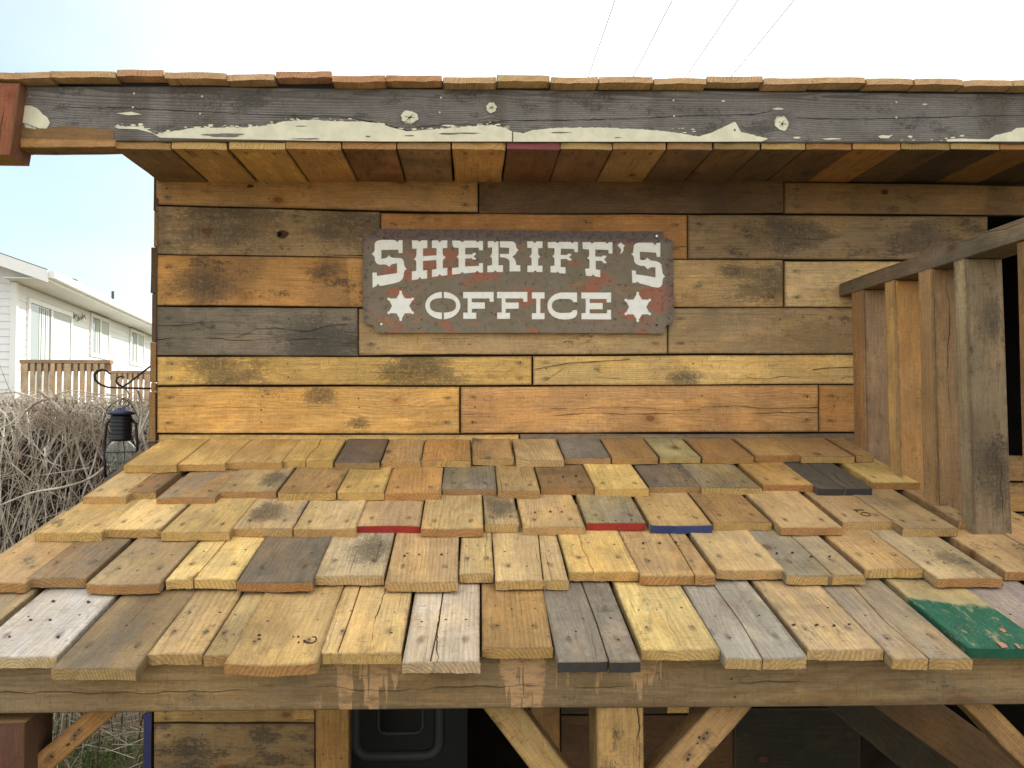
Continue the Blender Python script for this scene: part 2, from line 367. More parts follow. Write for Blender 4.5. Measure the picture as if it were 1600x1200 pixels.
def plank(name, parent, A, B, C, D, T, tone, grey=0, stain=0, nail=None, crack=0, cup=0, end=None, top=None,
          split=None, ch=.0016, jit=.0012, fuzz=0.0, nx=3, ny=4, ends=(True, True), nails=True, seed=None, spots=(), fresh=1.0, gain=1.0):
    """board whose face is the quad A-B-C-D (A->B along the grain), solid to depth T behind it"""
    rr = random.Random(seed if seed is not None else R.random())
    A, B, C, D = map(Vector, (A, B, C, D))
    O = (A + B + C + D) / 4
    ex = ((B - A) + (C - D)).normalized(); n = ex.cross(((D - A) + (C - B)).normalized()).normalized(); ey = n.cross(ex)
    Mw = Matrix((ex, ey, n)).transposed().to_4x4(); Mw.translation = O; inv = Mw.inverted()
    a, b, c, d = [inv @ v for v in (A, B, C, D)]
    L = (b - a).length; W = (d - a).length
    tex = TONES[tone] if isinstance(tone, str) else tone
    vs = []; fs = []; mi = []
    us = [0, min(.2, ch / L)] + [(i + 1) / (nx) for i in range(nx - 1)] + [1 - min(.2, ch / L), 1]
    zu = [-ch] + [0] * (len(us) - 2) + [-ch]
    cracks = []
    if split is not None:
        s0 = split; cur = s0; path = []
        for i in range(len(us)): path.append(cur + rr.uniform(-.02, .02)); cur += rr.uniform(-.04, .04)
        pieces = [(None, path), (path, None)]
    else: pieces = [(None, None)]
    ejit = [(rr.uniform(-jit, jit), rr.uniform(-jit, jit)) for _ in us]
    gap = .0011 / W
    for (lo, hi) in pieces:
        nv = ny if split is None else max(2, ny // 2 + 1)
        base = len(vs)
        grid_t = []; grid_b = []
        vl = [0, 1]; cf = min(.25, ch / (W * (1 if split is None else .5)))
        vv = [0, cf] + [(j + 1) / nv for j in range(nv - 1)] + [1 - cf, 1]
        zv = [-ch] + [0] * (len(vv) - 2) + [-ch]
        capj = [rr.uniform(-fuzz, fuzz) for _ in vv]
        if fuzz and rr.random() < .45: capj[0] += rr.uniform(.001, .005); capj[1] = capj[0] * .6
        if fuzz and rr.random() < .45: capj[-1] += rr.uniform(.001, .005); capj[-2] = capj[-1] * .6
        if fuzz and rr.random() < .3: k_ = rr.randrange(2, len(vv) - 2); capj[k_] += rr.uniform(.001, .003)
        capb = [c_ + rr.uniform(-fuzz * 1.6, fuzz * 1.6) for c_ in capj]
        dzb = [rr.uniform(-fuzz, fuzz) * .8 for _ in vv]
        for i, u in enumerate(us):
            rowt = []; rowb = []
            for j, v in enumerate(vv):
                l0 = 0 if lo is None else lo[i] + gap; h0 = 1 if hi is None else hi[i] - gap
                v2 = l0 + (h0 - l0) * v
                p = (a * (1 - u) + b * u) * (1 - v2) + (d * (1 - u) + c * u) * v2
                e = ejit[i]
                if lo is None and j <= 1: p = p + Vector((0, e[0], 0))
                if hi is None and j >= len(vv) - 2: p = p + Vector((0, e[1], 0))
                cz = cup * ((2 * v2 - 1) ** 2) 
                zt = min(zu[i], zv[j]) if (zu[i] and zv[j]) else zu[i] + zv[j]
                pt = p + Vector((0, 0, zt + cz)); pb = p + Vector((0, 0, -T + cz))
                if i <= 1: pt.x += capj[j]; pb.x += capb[j] if i == 0 else 0; pb.z += dzb[j] if i == 0 else 0
                rowt.append(len(vs)); vs.append(pt); rowb.append(len(vs)); vs.append(pb)
            grid_t.append(rowt); grid_b.append(rowb)
        ni, nj = len(us), len(vv)
        for i in range(ni - 1):
            for j in range(nj - 1):
                fs.append((grid_t[i][j], grid_t[i + 1][j], grid_t[i + 1][j + 1], grid_t[i][j + 1])); mi.append(0)
        # underside coarse
        for i in range(ni - 1):
            for j in range(nj - 1):
                fs.append((grid_b[i][j], grid_b[i][j + 1], grid_b[i + 1][j + 1], grid_b[i + 1][j])); mi.append(0)
            fs.append((grid_t[i][0], grid_b[i][0], grid_b[i + 1][0], grid_t[i + 1][0])); mi.append(0)
            fs.append((grid_t[i][-1], grid_t[i + 1][-1], grid_b[i + 1][-1], grid_b[i][-1])); mi.append(0)
        for j in range(nj - 1):
            fs.append((grid_t[0][j], grid_t[0][j + 1], grid_b[0][j + 1], grid_b[0][j])); mi.append(1)
            fs.append((grid_t[-1][j], grid_b[-1][j], grid_b[-1][j + 1], grid_t[-1][j + 1])); mi.append(1)
    if fuzz:
        for k in range(int(W * 170)):
            yv = rr.uniform(-W / 2 + .002, W / 2 - .002); xv = -L / 2 - .0003; ln_ = rr.uniform(.0008, .003) * rr.random() + .0004; w_ = rr.uniform(.0003, .0007)
            zb_ = cup * (2 * yv / W) ** 2 - T + .0004; up_ = rr.random() < .25
            if up_: zb_ = cup * (2 * yv / W) ** 2 - ch
            bs = len(vs); vs += [Vector((xv, yv - w_, zb_)), Vector((xv, yv + w_, zb_)), Vector((xv - ln_ * rr.uniform(.1, .8), yv + rr.uniform(-.001, .001), zb_ + (ln_ * .4 if up_ else -ln_)))]
            fs.append((bs, bs + 1, bs + 2)); mi.append(1)
    nxp = nyp = 9.0
    if nail:
        nd, nyp_ = nail
        nxp = L / 2 - nd; nyp = W / 2 * nyp_
        if nails:
            for sx in ((-1, -.45, 1) if L < .5 else (-1, -.33, .36, 1)):
                for sy in ((-1, 1) if rr.random() < .6 else (-1, .1, 1)):
                    if rr.random() < .12: continue
                    cx = sx * nxp + rr.uniform(-.008, .008); cyv = sy * nyp + rr.uniform(-.005, .005)
                    t_ = cyv / (W / 2)
                    zc = cup * t_ * t_ + .0006; rad = rr.uniform(.0017, .0026); bs = len(vs)
                    for k in range(7): vs.append(Vector((cx + rad * math.cos(k * 2 * math.pi / 7), cyv + rad * math.sin(k * 2 * math.pi / 7), zc)))
                    fs.append(tuple(bs + k for k in range(7))); mi.append(2)
    me = bpy.data.meshes.new(name); me.from_pydata(vs, [], fs)
    for m_ in (top or WOOD, end or WEND, NAIL): me.materials.append(m_)
    me.polygons.foreach_set('material_index', mi); me.update()
    o = link(name, me, parent=parent, world=Mw)
    j_ = rr.uniform(.93, 1.07)
    j_ *= gain
    o.color = (tex[0] * j_ * 1.05, tex[1] * j_ * 1.0 * rr.uniform(.985, 1.015), tex[2] * j_ * .93 * rr.uniform(.95, 1.05), 1)
    o['grey'] = float(grey); o['stain'] = float(stain); o['crack'] = float(crack); o['nail_x'] = float(nxp); o['nail_y'] = float(nyp); o['half_w'] = W / 2; o['half_l'] = L / 2; o['fresh'] = float(fresh)
    for q_, nm in enumerate(('spot_a', 'spot_b')):
        v_ = (0.0, 0.0, -9.0)
        if q_ < len(spots):
            sx, sy, sr = spots[q_]; h_ = PN(sx, sy, O, n); l_ = inv @ h_; v_ = (l_.x, l_.y, sr / F * (h_ - CAM).dot(fwd))
        o[nm] = v_
    return o

def beam(name, parent, p0, p1, width, depth, face, tone, **k):
    """timber from p0 to p1; face = outward normal of its broad face, centred on the line"""
    p0, p1, face = Vector(p0), Vector(p1), Vector(face).normalized()
    ex = (p1 - p0).normalized(); face = (face - ex * face.dot(ex)).normalized(); ey = face.cross(ex) * (width / 2)
    return plank(name, parent, p0 - ey, p1 - ey, p1 + ey, p0 + ey, depth, tone, **k)

# ================================================================== GROUND
g = G('earth_and_dry_grass'); t = g.n('TexCoord').outputs['Object']
c = g.mix(g.mr(g.noise(t, 1.2, 5, .6), .4, .62), (.17, .13, .085), (.10, .12, .045))
c = g.mix(g.mr(g.noise(t, 40, 4, .7), .4, .7, 0, .6), c, (.22, .18, .11))
EARTH = g.fin(c, .95, g.bump(g.noise(t, 30, 4, .7), .8, .02), .1)
mb = MB(); N = 24
me = bpy.data.meshes.new('ground')
vs = []; fs = []
ax_ = [-600, -150, -60, -30, -15, -9, -6, -4.5, -3.5, -3, -2.5, -2, -1.5, -1, 0, 1, 2, 4, 8, 20, 60, 150, 600]
ay_ = [-300, -60, -15, -5, 0, 1, 2, 2.6, 3, 3.3, 3.6, 3.9, 4.2, 4.6, 5.2, 6, 8, 11, 15, 22, 35, 60, 150, 800]
for yv in ay_:
    for xv in ax_: vs.append((xv, yv, -.01 + (.05 * mnoise.noise(Vector((xv * .8, yv * .8, 0))) if abs(xv) < 60 and not (-1.1 < xv < 3.2 and 1 < yv < 5) else -.02)))
nxg = len(ax_)
for j in range(len(ay_) - 1):
    for i in range(nxg - 1): fs.append((j * nxg + i, j * nxg + i + 1, (j + 1) * nxg + i + 1, (j + 1) * nxg + i))
me.from_pydata(vs, [], fs); ground = link('ground', me, EARTH); tag(ground, kind='structure')

# ================================================================== PLAYHOUSE
YW = 2.40
house = thing('playhouse', "rustic pallet wood playhouse with shingled awning and weathered fascia beam", 'playhouse', (0, YW, 0))

SHEATH = plain('dark_sheathing', (.045, .035, .028), .95, .1, var=.3)
mb = MB()
lx = P(243, 600, YW).x; ox0 = P(545, 1150, YW).x; ox1 = P(830, 1150, YW).x
zt = P(800, 284, YW).z; rx = P(1543, 400, YW).x
zl = P(800, 1000, YW).z
mb.box((lx + .004, YW + .021, zl), (rx - .004, YW + .032, zt + .14))                  # behind the cladding, above the doorway
mb.box((rx - .004, YW + .021, P(1545, 336, YW).z + .004), (2.2, YW + .032, zt + .14))
mb.box((lx + .004, YW + .021, 0), (ox0, YW + .032, zl)); mb.box((ox1, YW + .021, 0), (1.12, YW + .032, zl))
wall = mb.build('wall', SHEATH, house)

def wallboard(x0, x1, yt0, yt1, yb0, yb1, tone, grey=0, stain=0, crack=0, dy=None, T=.018, nail=(.035, .55), **k):
    Yf = YW + (R.uniform(-.003, .003) if dy is None else dy)
    A = P(x0 + .5, yb0 - .45, Yf); B = P(x1 - .5, yb1 - .45, Yf); C = P(x1 - .5, yt1 + .45, Yf); D = P(x0 + .5, yt0 + .45, Yf)
    return plank('plank', wall, A, B, C, D, T, tone, grey, stain, nail=nail, crack=crack, nx=6, ny=3, jit=.0011, gain=1.2 if yt0 < 800 else .95, **k)
# rows from the top (photograph's joints)
wallboard(243, 747, 270, 282, 320, 332, 'N', .1, .25, 0)
wallboard(748, 1225, 278, 281, 334, 333, (.15, .10, .065), .3, .45, 0)
wallboard(1226, 1720, 284, 292, 334, 337, (.22, .14, .075), .1, .45, 0)
wallboard(243, 594, 321, 331, 397, 403, (.33, .24, .14), .35, .55, 0, spots=[(350, 350, 45), (540, 350, 38)])
wallboard(594.5, 1074, 333, 335, 404, 405, (.42, .22, .085), .1, .35, 1)
wallboard(1075, 1544, 335, 338, 404, 407, (.27, .20, .125), .35, .5, .4, spots=[(1240, 365, 30), (1440, 375, 30)])
wallboard(243, 700, 398, 404, 477, 481, (.46, .26, .10), .15, .5, 0, spots=[(320, 440, 30), (512, 425, 16)])
wallboard(700.5, 1224, 405, 406, 481, 480, (.42, .30, .155), .2, .4, .3, spots=[(1205, 440, 34), (1150, 425, 16)])
wallboard(1226, 1544, 407.5, 409, 480, 480, (.50, .37, .21), .1, .12, 0)
wallboard(244, 559, 479, 481, 555, 557, (.24, .21, .17), .9, .3, 1, spots=[(500, 535, 36)])
wallboard(560, 1043, 482, 481, 555, 553, (.40, .29, .165), .35, .4, 0)
wallboard(1044, 1544, 481, 480, 553, 552, (.33, .245, .145), .35, .45, .3)
wallboard(245, 831, 557, 557, 602, 602, (.60, .41, .16), .0, .12, 0, spots=[(352, 578, 32), (652, 579, 34)])
wallboard(833, 1544, 556, 553, 602, 600, (.60, .44, .20), .1, .18, 1, spots=[(1070, 588, 16)])
wallboard(245, 718, 604, 604, 677, 678, (.58, .36, .14), .08, .12, .3, spots=[(500, 618, 14), (560, 662, 9)])
wallboard(719.5, 1279, 604, 601, 677, 675, (.56, .34, .155), .05, .10, 1)
wallboard(1280, 1544, 601, 601, 675, 675, (.46, .26, .10), 0, .3, 0)
wallboard(247, 811, 679, 679, 724, 724, (.60, .41, .16), 0, .15, .4)
wallboard(812, 1544, 678, 677, 724, 724, (.25, .20, .145), .6, .3, 0)
for (x0, x1, y0, y1, tn, s) in [(1545, 1720, 712, 752, 'B', .4), (1545, 1720, 754, 800, 'N', .2), (1545, 1720, 802, 880, 'B', .5),
                                (245, 1544, 726, 800, 'B', .3), (245, 1544, 802, 878, 'B', .3), (245, 1544, 880, 955, 'B', .4), (245, 1544, 957, 1020, 'B', .3)]:
    wallboard(x0, x1, y0, y0, y1, y1, tn, .3, s)
# below the awning
for (y0, y1, tn, s) in [(1022, 1103, 'N', .3), (1104, 1129, (.45, .30, .13), .3), (1131, 1215, (.36, .25, .13), .95), (1217, 1300, 'N', .5), (1302, 1380, 'B', .4), (1382, 1462, 'N', .4)]:
    wallboard(240, 492, y0, y0, y1, y1, tn, .35, s)
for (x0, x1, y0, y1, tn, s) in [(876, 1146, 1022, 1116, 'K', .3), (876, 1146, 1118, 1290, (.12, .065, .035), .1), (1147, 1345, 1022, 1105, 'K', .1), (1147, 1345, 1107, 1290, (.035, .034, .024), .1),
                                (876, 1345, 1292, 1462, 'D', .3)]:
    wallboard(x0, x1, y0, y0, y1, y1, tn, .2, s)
# door jambs: upright boards
def upright(par, x0, x1, y0, y1, Y, T, tone, name='post', **k):
    A = P(x1, y1, Y); B = P(x1, y0, Y); C = P(x0, y0, Y); D = P(x0, y1, Y)
    return plank(name, par, A, B, C, D, T, tone, nx=5, ny=3, **k)
upright(house, 493, 545, 1022, 1462, YW - .012, .045, (.46, .27, .10), name='door_jamb', stain=.3, nail=(.1, .5))
upright(house, 830, 875, 1022, 1462, YW - .012, .045, (.30, .17, .075), name='door_jamb', stain=.3, nail=(.1, .5))
# side wall boards (their ends show at the left corner)
mb = MB(); mb.box((lx + .002, YW + .034, 0), (lx + .012, 4.4, zt + .05)); side = mb.build('side_wall', SHEATH, house)
ys = [262, 330, 386, 459, 535, 598, 612, 690, 760, 850, 960, 1060, 1112, 1240, 1460]
tn_ = ['K', 'B', 'K', (.11, .08, .07), 'B', 'B', 'B', (.13, .115, .105), 'N', 'B', 'N', 'B', 'K', 'B']
for i in range(len(ys) - 1):
    xo = [236, 238, 234, 236.5, 235, 236, 234, 232.5, 236, 236, 235, 236, 232, 234][i]
    Xf = P(xo, 600, YW).x; Yf = YW + R.uniform(-.006, .004)
    z0 = P(240, ys[i + 1] - .6, YW).z; z1 = P(240, ys[i] + .6, YW).z
    o = plank('plank', side, (Xf, Yf, z1), (Xf, 4.4, z1), (Xf, 4.4, z0), (Xf, Yf, z0), max(.008, lx + .0015 - Xf), tn_[i], .3, .3, nx=3, ny=2, fuzz=.0015, fresh=.1, end=INDIGO if i == 12 else None)
# rest of the shell and a sun-blocking wall
mb = MB(); mb.box((lx, 4.4, 0), (2.2, 4.43, 2.3)); mb.build('rear_wall', SHEATH, house)
mb = MB(); mb.box((2.2, 1.95, 0), (2.23, 4.43, 2.37)); mb.build('sun_block_wall', SHEATH, house)  # added partition, placed to keep the sun off awning and posts
DIM = plain('dim_boards', (.10, .075, .05), .9, .1, var=.4)
mb = MB(); mb.box((lx + .02, YW + .04, .03), (2.18, 4.38, .06)); mb.build('floor', DIM, house)

# ------------------------------------------------------------------ awning roof
S_B, S_S, TH = .30, .21, .018
ROW_D = [2.2, 1.985, 1.79, 1.583, 1.329]
H1 = 74 / F * 2.2
def rowplane(k):
    d = ROW_D[k]; return Vector((0, d, CAMZ - (H1 + S_B * (2.2 - d))))
RN = Vector((0, -S_S, 1)).normalized()
mb = MB()
xl = -.955; xr = 1.062
def dz(Y): return CAMZ - (H1 + S_B * (2.2 - Y)) - .046
for i in range(5):     # deck boards under the shingles
    y0 = 1.405 + i * .196; y1 = y0 + .193
    mb.hexa([(xl + .02, y0, dz(y0) - .016), (xr - .005, y0, dz(y0) - .016), (xr - .005, y1, dz(y1) - .016), (xl + .02, y1, dz(y1) - .016),
             (xl + .02, y0, dz(y0)), (xr - .005, y0, dz(y0)), (xr - .005, y1, dz(y1)), (xl + .02, y1, dz(y1))])
awning = mb.build('awning', plain('deck_boards', (.13, .09, .05), .9, .1, var=.3), house)

def shingle(k, x0, x1, yt, tone, grey=0, stain=0, crack=0, split=None, end=None, top=None, cup=0, label=None, yt2=None, rot=0, spots=(), lift=None):
    p0 = rowplane(k); lift = R.uniform(0, .0022) if lift is None else lift
    p0 = p0 + Vector((0, 0, lift))
    A0 = PN(x0 + .5, yt, p0, RN); B0 = PN(x1 - .5, yt if yt2 is None else yt2, p0, RN)
    a = math.radians(R.uniform(-.7, .7) + rot)
    dr = Vector((math.sin(a), math.cos(a), S_S * math.cos(a)))
    Ln = min(.40, (2.385 - A0.y)); stain = max(stain, R.uniform(.05, .3)); cup = cup or R.choice([0, .0012, -.0012, .002, 0])
    if k == 0: Ln = 2.393 - max(A0.y, B0.y)
    # A->B runs up the slope from the butt
    A = A0; D = B0
    rg = {0: 0, 1: 0}
    o = plank('shingle', awning, D, D + dr * Ln, A + dr * Ln, A, TH, tone, grey, stain, crack=crack, cup=cup, end=end, top=top, split=split,
              nx=3, ny=11 if k > 1 else 6, fuzz=.0008, spots=spots, ch=.0013, jit=.0012, nail=((.05 if k < 3 else .075) , .6) if k != 0 else None)
    if label: o['label'] = label
    return o
# the face normal must point up: order is D(butt right) -> up the slope -> left, so flip is handled by point order
def row(k, lst):
    for e in lst:
        x0, x1, yt, tn = e[:4]; kw = e[4] if len(e) > 4 else {}
        shingle(k, x0, x1, yt, tn, **kw)
row(0, [(193, 276, 728, 'Y'), (277, 352, 725.5, 'Y'), (352.5, 440, 722.5, (.62, .42, .17)), (441, 521, 720, 'Y', dict(split=.55)),
        (522, 593, 722.5, 'D', dict(grey=.6, stain=.3)), (595, 657, 721, 'T', dict(grey=.3, stain=.2)), (658, 736, 719.5, 'O'),
        (738, 803, 717, 'T', dict(stain=.7)), (806, 882, 719, 'P', dict(grey=.15)), (882.5, 954, 715, (.30, .29, .28), dict(grey=.9)),
        (956, 1030, 715, 'N', dict(grey=.2)), (1031, 1095, 713.5, (.42, .37, .20), dict(grey=.4)), (1098, 1179, 714.5, (.45, .28, .13), dict(grey=.1)),
        (1180, 1251, 711.5, (.46, .30, .14)), (1252, 1336, 713.5, (.45, .30, .15), dict(grey=.2)), (1337, 1367, 712.5, 'N', dict(grey=.3))])
row(1, [(127, 197, 776, (.62, .46, .24)), (198, 243, 769.5, 'B', dict(grey=.6)), (244, 336, 777, 'T', dict(grey=.7, cup=-.003)),
        (338, 432, 768, (.50, .38, .21), dict(grey=.6, stain=.3, spots=[(425, 748, 22)])), (433, 525, 771, 'N', dict(cup=.002, stain=.1)), (526, 600, 770.5, 'Y'),
        (600.5, 689, 770.5, 'O', dict(cup=-.002)), (690, 776, 764.5, (.33, .27, .18), dict(grey=.8)), (778, 844, 767.5, (.50, .36, .18)),
        (845, 929, 762.5, 'B', dict(grey=.3, stain=.4)), (930, 1014, 764.5, (.72, .53, .22)), (1014.5, 1096, 760, (.27, .21, .15), dict(grey=.75, stain=.2)),
        (1097, 1191, 762, (.34, .27, .16), dict(grey=.6, stain=.2)), (1192, 1272, 757.5, (.56, .36, .14)),
        (1278, 1364, 763.5, (.16, .135, .11), dict(grey=.9, crack=1, end=DARKEND, split=.5)), (1365, 1438, 754, (.66, .49, .20))])
row(2, [(53, 158, 833, (.62, .44, .20), dict(spots=[(90, 815, 10)])), (159, 251, 827.5, (.76, .58, .28)), (250, 358, 832, (.62, .45, .20), dict(lift=.003)),
        (360, 457, 826, (.58, .45, .26), dict(grey=.5, stain=.3, spots=[(420, 800, 26)])), (457.5, 556, 827.5, (.72, .55, .29)),
        (556.5, 656, 821, (.50, .36, .21), dict(end=RED, grey=.25, label='tan shingle with a red painted butt end')),
        (657, 756, 826.5, (.60, .45, .24)), (757, 812, 819.5, (.46, .36, .22), dict(grey=.5, stain=.3, spots=[(785, 792, 26)])), (816, 915, 823.5, (.54, .40, .22), dict(grey=.1)),
        (915.5, 1010, 816.7, (.38, .32, .22), dict(grey=.5, end=RED, label='greyish shingle with a red painted butt end')),
        (1017, 1114, 821, (.60, .42, .20), dict(end=BLUE, label='tan shingle with a dark blue painted butt end')),
        (1115, 1206, 816, (.40, .25, .12), dict(stain=.2)), (1220, 1318, 824, (.56, .40, .21), dict(lift=.003)),
        (1317, 1401, 816, (.48, .33, .17), dict(stain=.08, lift=.0)), (1411, 1498, 826, (.44, .33, .19), dict(grey=.4)), (1498, 1528, 815, (.44, .31, .17))])
row(3, [(-70, 38, 911, (.54, .38, .20)), (39, 134, 903.5, (.36, .26, .15), dict(grey=.55, stain=.2)),
        (134, 248, 914, (.44, .33, .19), dict(grey=.5, cup=.002)), (257, 369, 905, (.72, .54, .25), dict(split=.6, cup=-.002)),
        (369.5, 489, 910.5, (.26, .20, .145), dict(grey=.8, stain=.35)), (490, 600, 900, (.54, .45, .30), dict(grey=.6, stain=.2, spots=[(580, 860, 34)])),
        (601, 716, 910.5, (.50, .36, .20), dict(grey=.15)), (717, 771, 896.5, (.64, .48, .26), dict(crack=.5)),
        (773, 889, 907, (.58, .43, .25), dict(split=.3, crack=1)), (889.5, 1000, 894, (.68, .49, .22), dict(crack=.5)),
        (1001, 1119, 900, (.50, .35, .18), dict(split=.3, grey=.1)), (1120, 1227, 892, (.62, .47, .27), dict(stain=.2)),
        (1229, 1352, 900, (.44, .37, .26), dict(split=.45, grey=.7, stain=.25)), (1351, 1444, 889, (.52, .36, .19), dict(stain=.1)),
        (1464, 1570, 903, (.46, .36, .22), dict(grey=.2, stain=.3, spots=[(1495, 876, 30)])), (1571, 1690, 893, (.50, .35, .19), dict(stain=.5, grey=.3)), (1692, 1790, 905, 'T')])
row(4, [(-203, -64, 1022, (.42, .34, .25)),
        (-62, 86, 1029, (.66, .64, .62), dict(grey=.4, yt2=1026)),
        (77, 212, 1045, (.33, .25, .15), dict(grey=.55, stain=.1)), (228, 316, 1022, (.50, .38, .21), dict(stain=.45)),
        (317, 369, 1024, (.50, .38, .21), dict(stain=.35)), (351, 495, 1040, (.56, .40, .19), dict(cup=.0045, lift=.0)),
        (498, 627, 1021, (.62, .45, .22), dict(split=.75, crack=1, stain=.1)), (628, 750, 1035, (.62, .54, .42), dict(crack=1, grey=.25, split=.6)),
        (752, 865, 1013, (.44, .29, .14), dict(grey=.05)), (871, 1003, 1034, (.31, .27, .215), dict(grey=.9, stain=.25, split=.4, crack=.5, end=DARKEND)),
        (1003, 1126, 1016, (.62, .49, .25), dict(stain=.1, crack=.3)), (1133, 1264, 1030, (.44, .42, .38), dict(grey=.75, split=.55)),
        (1262, 1382, 1016, (.60, .46, .28), dict(stain=.15)), (1395, 1521, 1030, (.42, .33, .22), dict(grey=.6, split=.55, stain=.2)),
        (1512, 1640, 1013, (.56, .45, .25), dict(top=wood('green_painted_wood', paint=((.022, .105, .062), -.045)), end=GRNP, label='shingle half covered in worn green paint')),
        (1645, 1770, 1022, (.34, .29, .27), dict(grey=.6))])

# a stamped number, a bent nail and scuffs on single shingles
INK = plain('brown_stamp_ink', (.10, .06, .028), .8, .1); RNAIL = plain('rusty_nail', (.07, .04, .025), .6, .4, .5)
def onrow(k, px, py, h=.0): return PN(px, py, rowplane(k) + Vector((0, 0, h)), RN)
def inkpoly(name, k, pts, mat=INK, h=.0009, lbl=None):
    mb = MB(); f_ = [onrow(k, x, y, h) for x, y in pts]; b_ = [p - RN * .0006 for p in f_]; n = len(pts)
    mb.add(f_, [tuple(range(n))]); mb.add(b_ + f_, [(i, (i + 1) % n, n + (i + 1) % n, n + i) for i in range(n)]); return mb.build(name, mat, awning)
inkpoly('stamped_digit', 2, [(1332, 796.6), (1336, 795.6), (1348.5, 796), (1350, 797.2), (1339, 797.6), (1342, 799.8), (1340, 800.2), (1336, 797.8)])
mb = MB(); mb.tube([onrow(2, 1352.5 + 7.6 * math.cos(a), 803.3 + 2.6 * math.sin(a) + 1.0 * math.cos(a), .0012) for a in [i * math.pi / 9 for i in range(18)]], .0011, 5, closed=True); mb.build('stamped_digit', INK, awning)
mb = MB(); mb.tube([onrow(4, x, y, .003) for x, y in [(475, 1001), (480, 1004), (487, 1005), (492, 1003), (494.5, 998.5), (493, 995.5), (488, 995)]], [.0021] + [.0013] * 5 + [.001], 6); mb.build('bent_nail', RNAIL, awning, True)
for (k, x, y, r_) in [(4, 458, 994, 1.6), (4, 466, 994, 2.0), (4, 466.5, 1003, 1.8), (4, 405, 992, 3.2), (4, 405, 998, 2.2), (3, 632, 868, 2.4), (3, 655, 866, 1.8), (3, 690, 866, 2.4), (4, 1240, 976, 3.2), (4, 1276, 976, 3.2), (4, 1303, 977, 3), (4, 1327, 975, 2.6), (3, 1214, 864, 2.6), (3, 1238, 863, 2.6), (3, 1268, 869, 2.6), (3, 1296, 869, 2.4), (4, 83, 939, 3.0), (4, 138, 940, 3.2), (4, 48, 968, 2.8), (4, 78, 968, 2.8), (4, 15, 994, 2.6), (4, 90, 995, 3), (4, 900, 986, 1.8), (2, 836, 800, 1.8), (2, 860, 799, 2), (2, 878, 799, 1.8), (2, 942, 813, 1.5), (2, 962, 813, 1.5), (2, 987, 812, 1.5), (3, 1005, 848, 2.2), (3, 1031, 848, 2.2), (3, 1056, 847, 2.2), (1, 880, 744, 2), (1, 900, 743, 2)]:
    inkpoly('nail_hole', k, [(x + r_ * math.cos(a) * R.uniform(.7, 1.2), y + r_ * .6 * math.sin(a) * R.uniform(.7, 1.2)) for a in [i * 2 * math.pi / 9 for i in range(9)]], RNAIL, .0027)
SCUF = plain('bare_red_wood', (.42, .20, .14), .8, .1, var=.3, sc=200)
for q_ in ([(1556, 1003), (1566, 1003.5), (1572, 1007), (1575, 1011), (1566, 1012), (1561, 1007)], [(1561, 981), (1567, 982), (1573, 986), (1569, 988), (1564, 985)], [(1584, 1005), (1590, 1006), (1596, 1013), (1591, 1012)]):
    inkpoly('bare_patch', 4, q_, SCUF, .0027)
# fascia beam of the awning
YB = 1.362
DRIPS = [(-.045, .018, -.02)]
A = P(-160, 1119, YB); B = P(1800, 1101, YB)
bt = CAMZ - (H1 + S_B * (2.2 - ROW_D[4])) + S_S * (YB - ROW_D[4]) - .0205
A_ = Vector((-.96, YB, P(0, 1113, YB).z)); B_ = Vector((1.10, YB, P(1600, 1102, YB).z))
Wc = (A_.x + B_.x) / 2; zc = (A_.z + B_.z) / 2 / 2 + bt / 2
def lx_(px): return P(px, 1080, YB).x - Wc
LB = wood('awning_beam_wood', drips=[(lx_(565), .062, .062), (lx_(815), .038, .03), (lx_(920), .08, .12), (lx_(1010), .038, .085)])
abeam = plank('awning_beam', house, A_, B_, (B_.x, YB, bt), (A_.x, YB, bt), .038, (.27, .20, .125), .35, .25, nx=8, ny=4, nail=(.02, .6), crack=.5, top=LB)
for X in (-.9, -.3, .33, 1.0):   # rafters
    y0, y1 = YB + .04, 2.39
    beam('rafter', house, (X, y0, dz(y0) - .018 - .045), (X, y1, dz(y1) - .018 - .045), .085, .038, (-1, 0, 0), 'N', nx=2, ny=2)
zb = P(960, 1104, YB).z
# posts and knee braces
def zpx(x0, x1, Y): return P(x0, 1150, Y).x, P(x1, 1150, Y).x
x0, x1 = zpx(933, 1006, YB + .002)
plank('post', house, (x1, YB + .002, 0), (x1, YB + .002, zb - .002), (x0, YB + .002, zb - .002), (x0, YB + .002, 0), .089, (.52, .35, .16), .1, .45, nx=5, ny=4, crack=1)
x0, x1 = zpx(-56, 39, YB + .002)
plank('post', house, (x1, YB + .002, 0), (x1, YB + .002, zb - .01), (x0, YB + .002, zb - .01), (x0, YB + .002, 0), .089, (.13, .065, .05), .1, .3, nx=5, ny=4)
x0, x1 = zpx(1690, 1780, YB + .002)
plank('post', house, (x1, YB + .002, 0), (x1, YB + .002, zb - .004), (x0, YB + .002, zb - .004), (x0, YB + .002, 0), .089, 'B', .1, .3, nx=5, ny=4)
def brace(xa, ya, xb, yb, wpx, Y, tone, ext=1.35, T=.045, **k):
    a = P(xa, ya, Y); b = P(xb, yb, Y); b = a + (b - a) * ext; a = a + (a - b).normalized() * .012
    dirn = (b - a).normalized(); w = wpx / F * Y
    o = beam('knee_brace', house, a, b, w, T, (0, -1, 0), tone, nx=4, ny=3, **k); return o
brace(170, 1102, 52, 1206, 33, YB + .045, (.40, .23, .10), nail=(.08, 0.), stain=.1, ext=1.3)
brace(772, 1090, 862, 1206, 48, YB + .04, (.46, .32, .16), stain=.25, grey=.2)
brace(1156, 1090, 1050, 1208, 50, YB + .04, (.50, .32, .16), stain=.35, nail=(.1, .1))
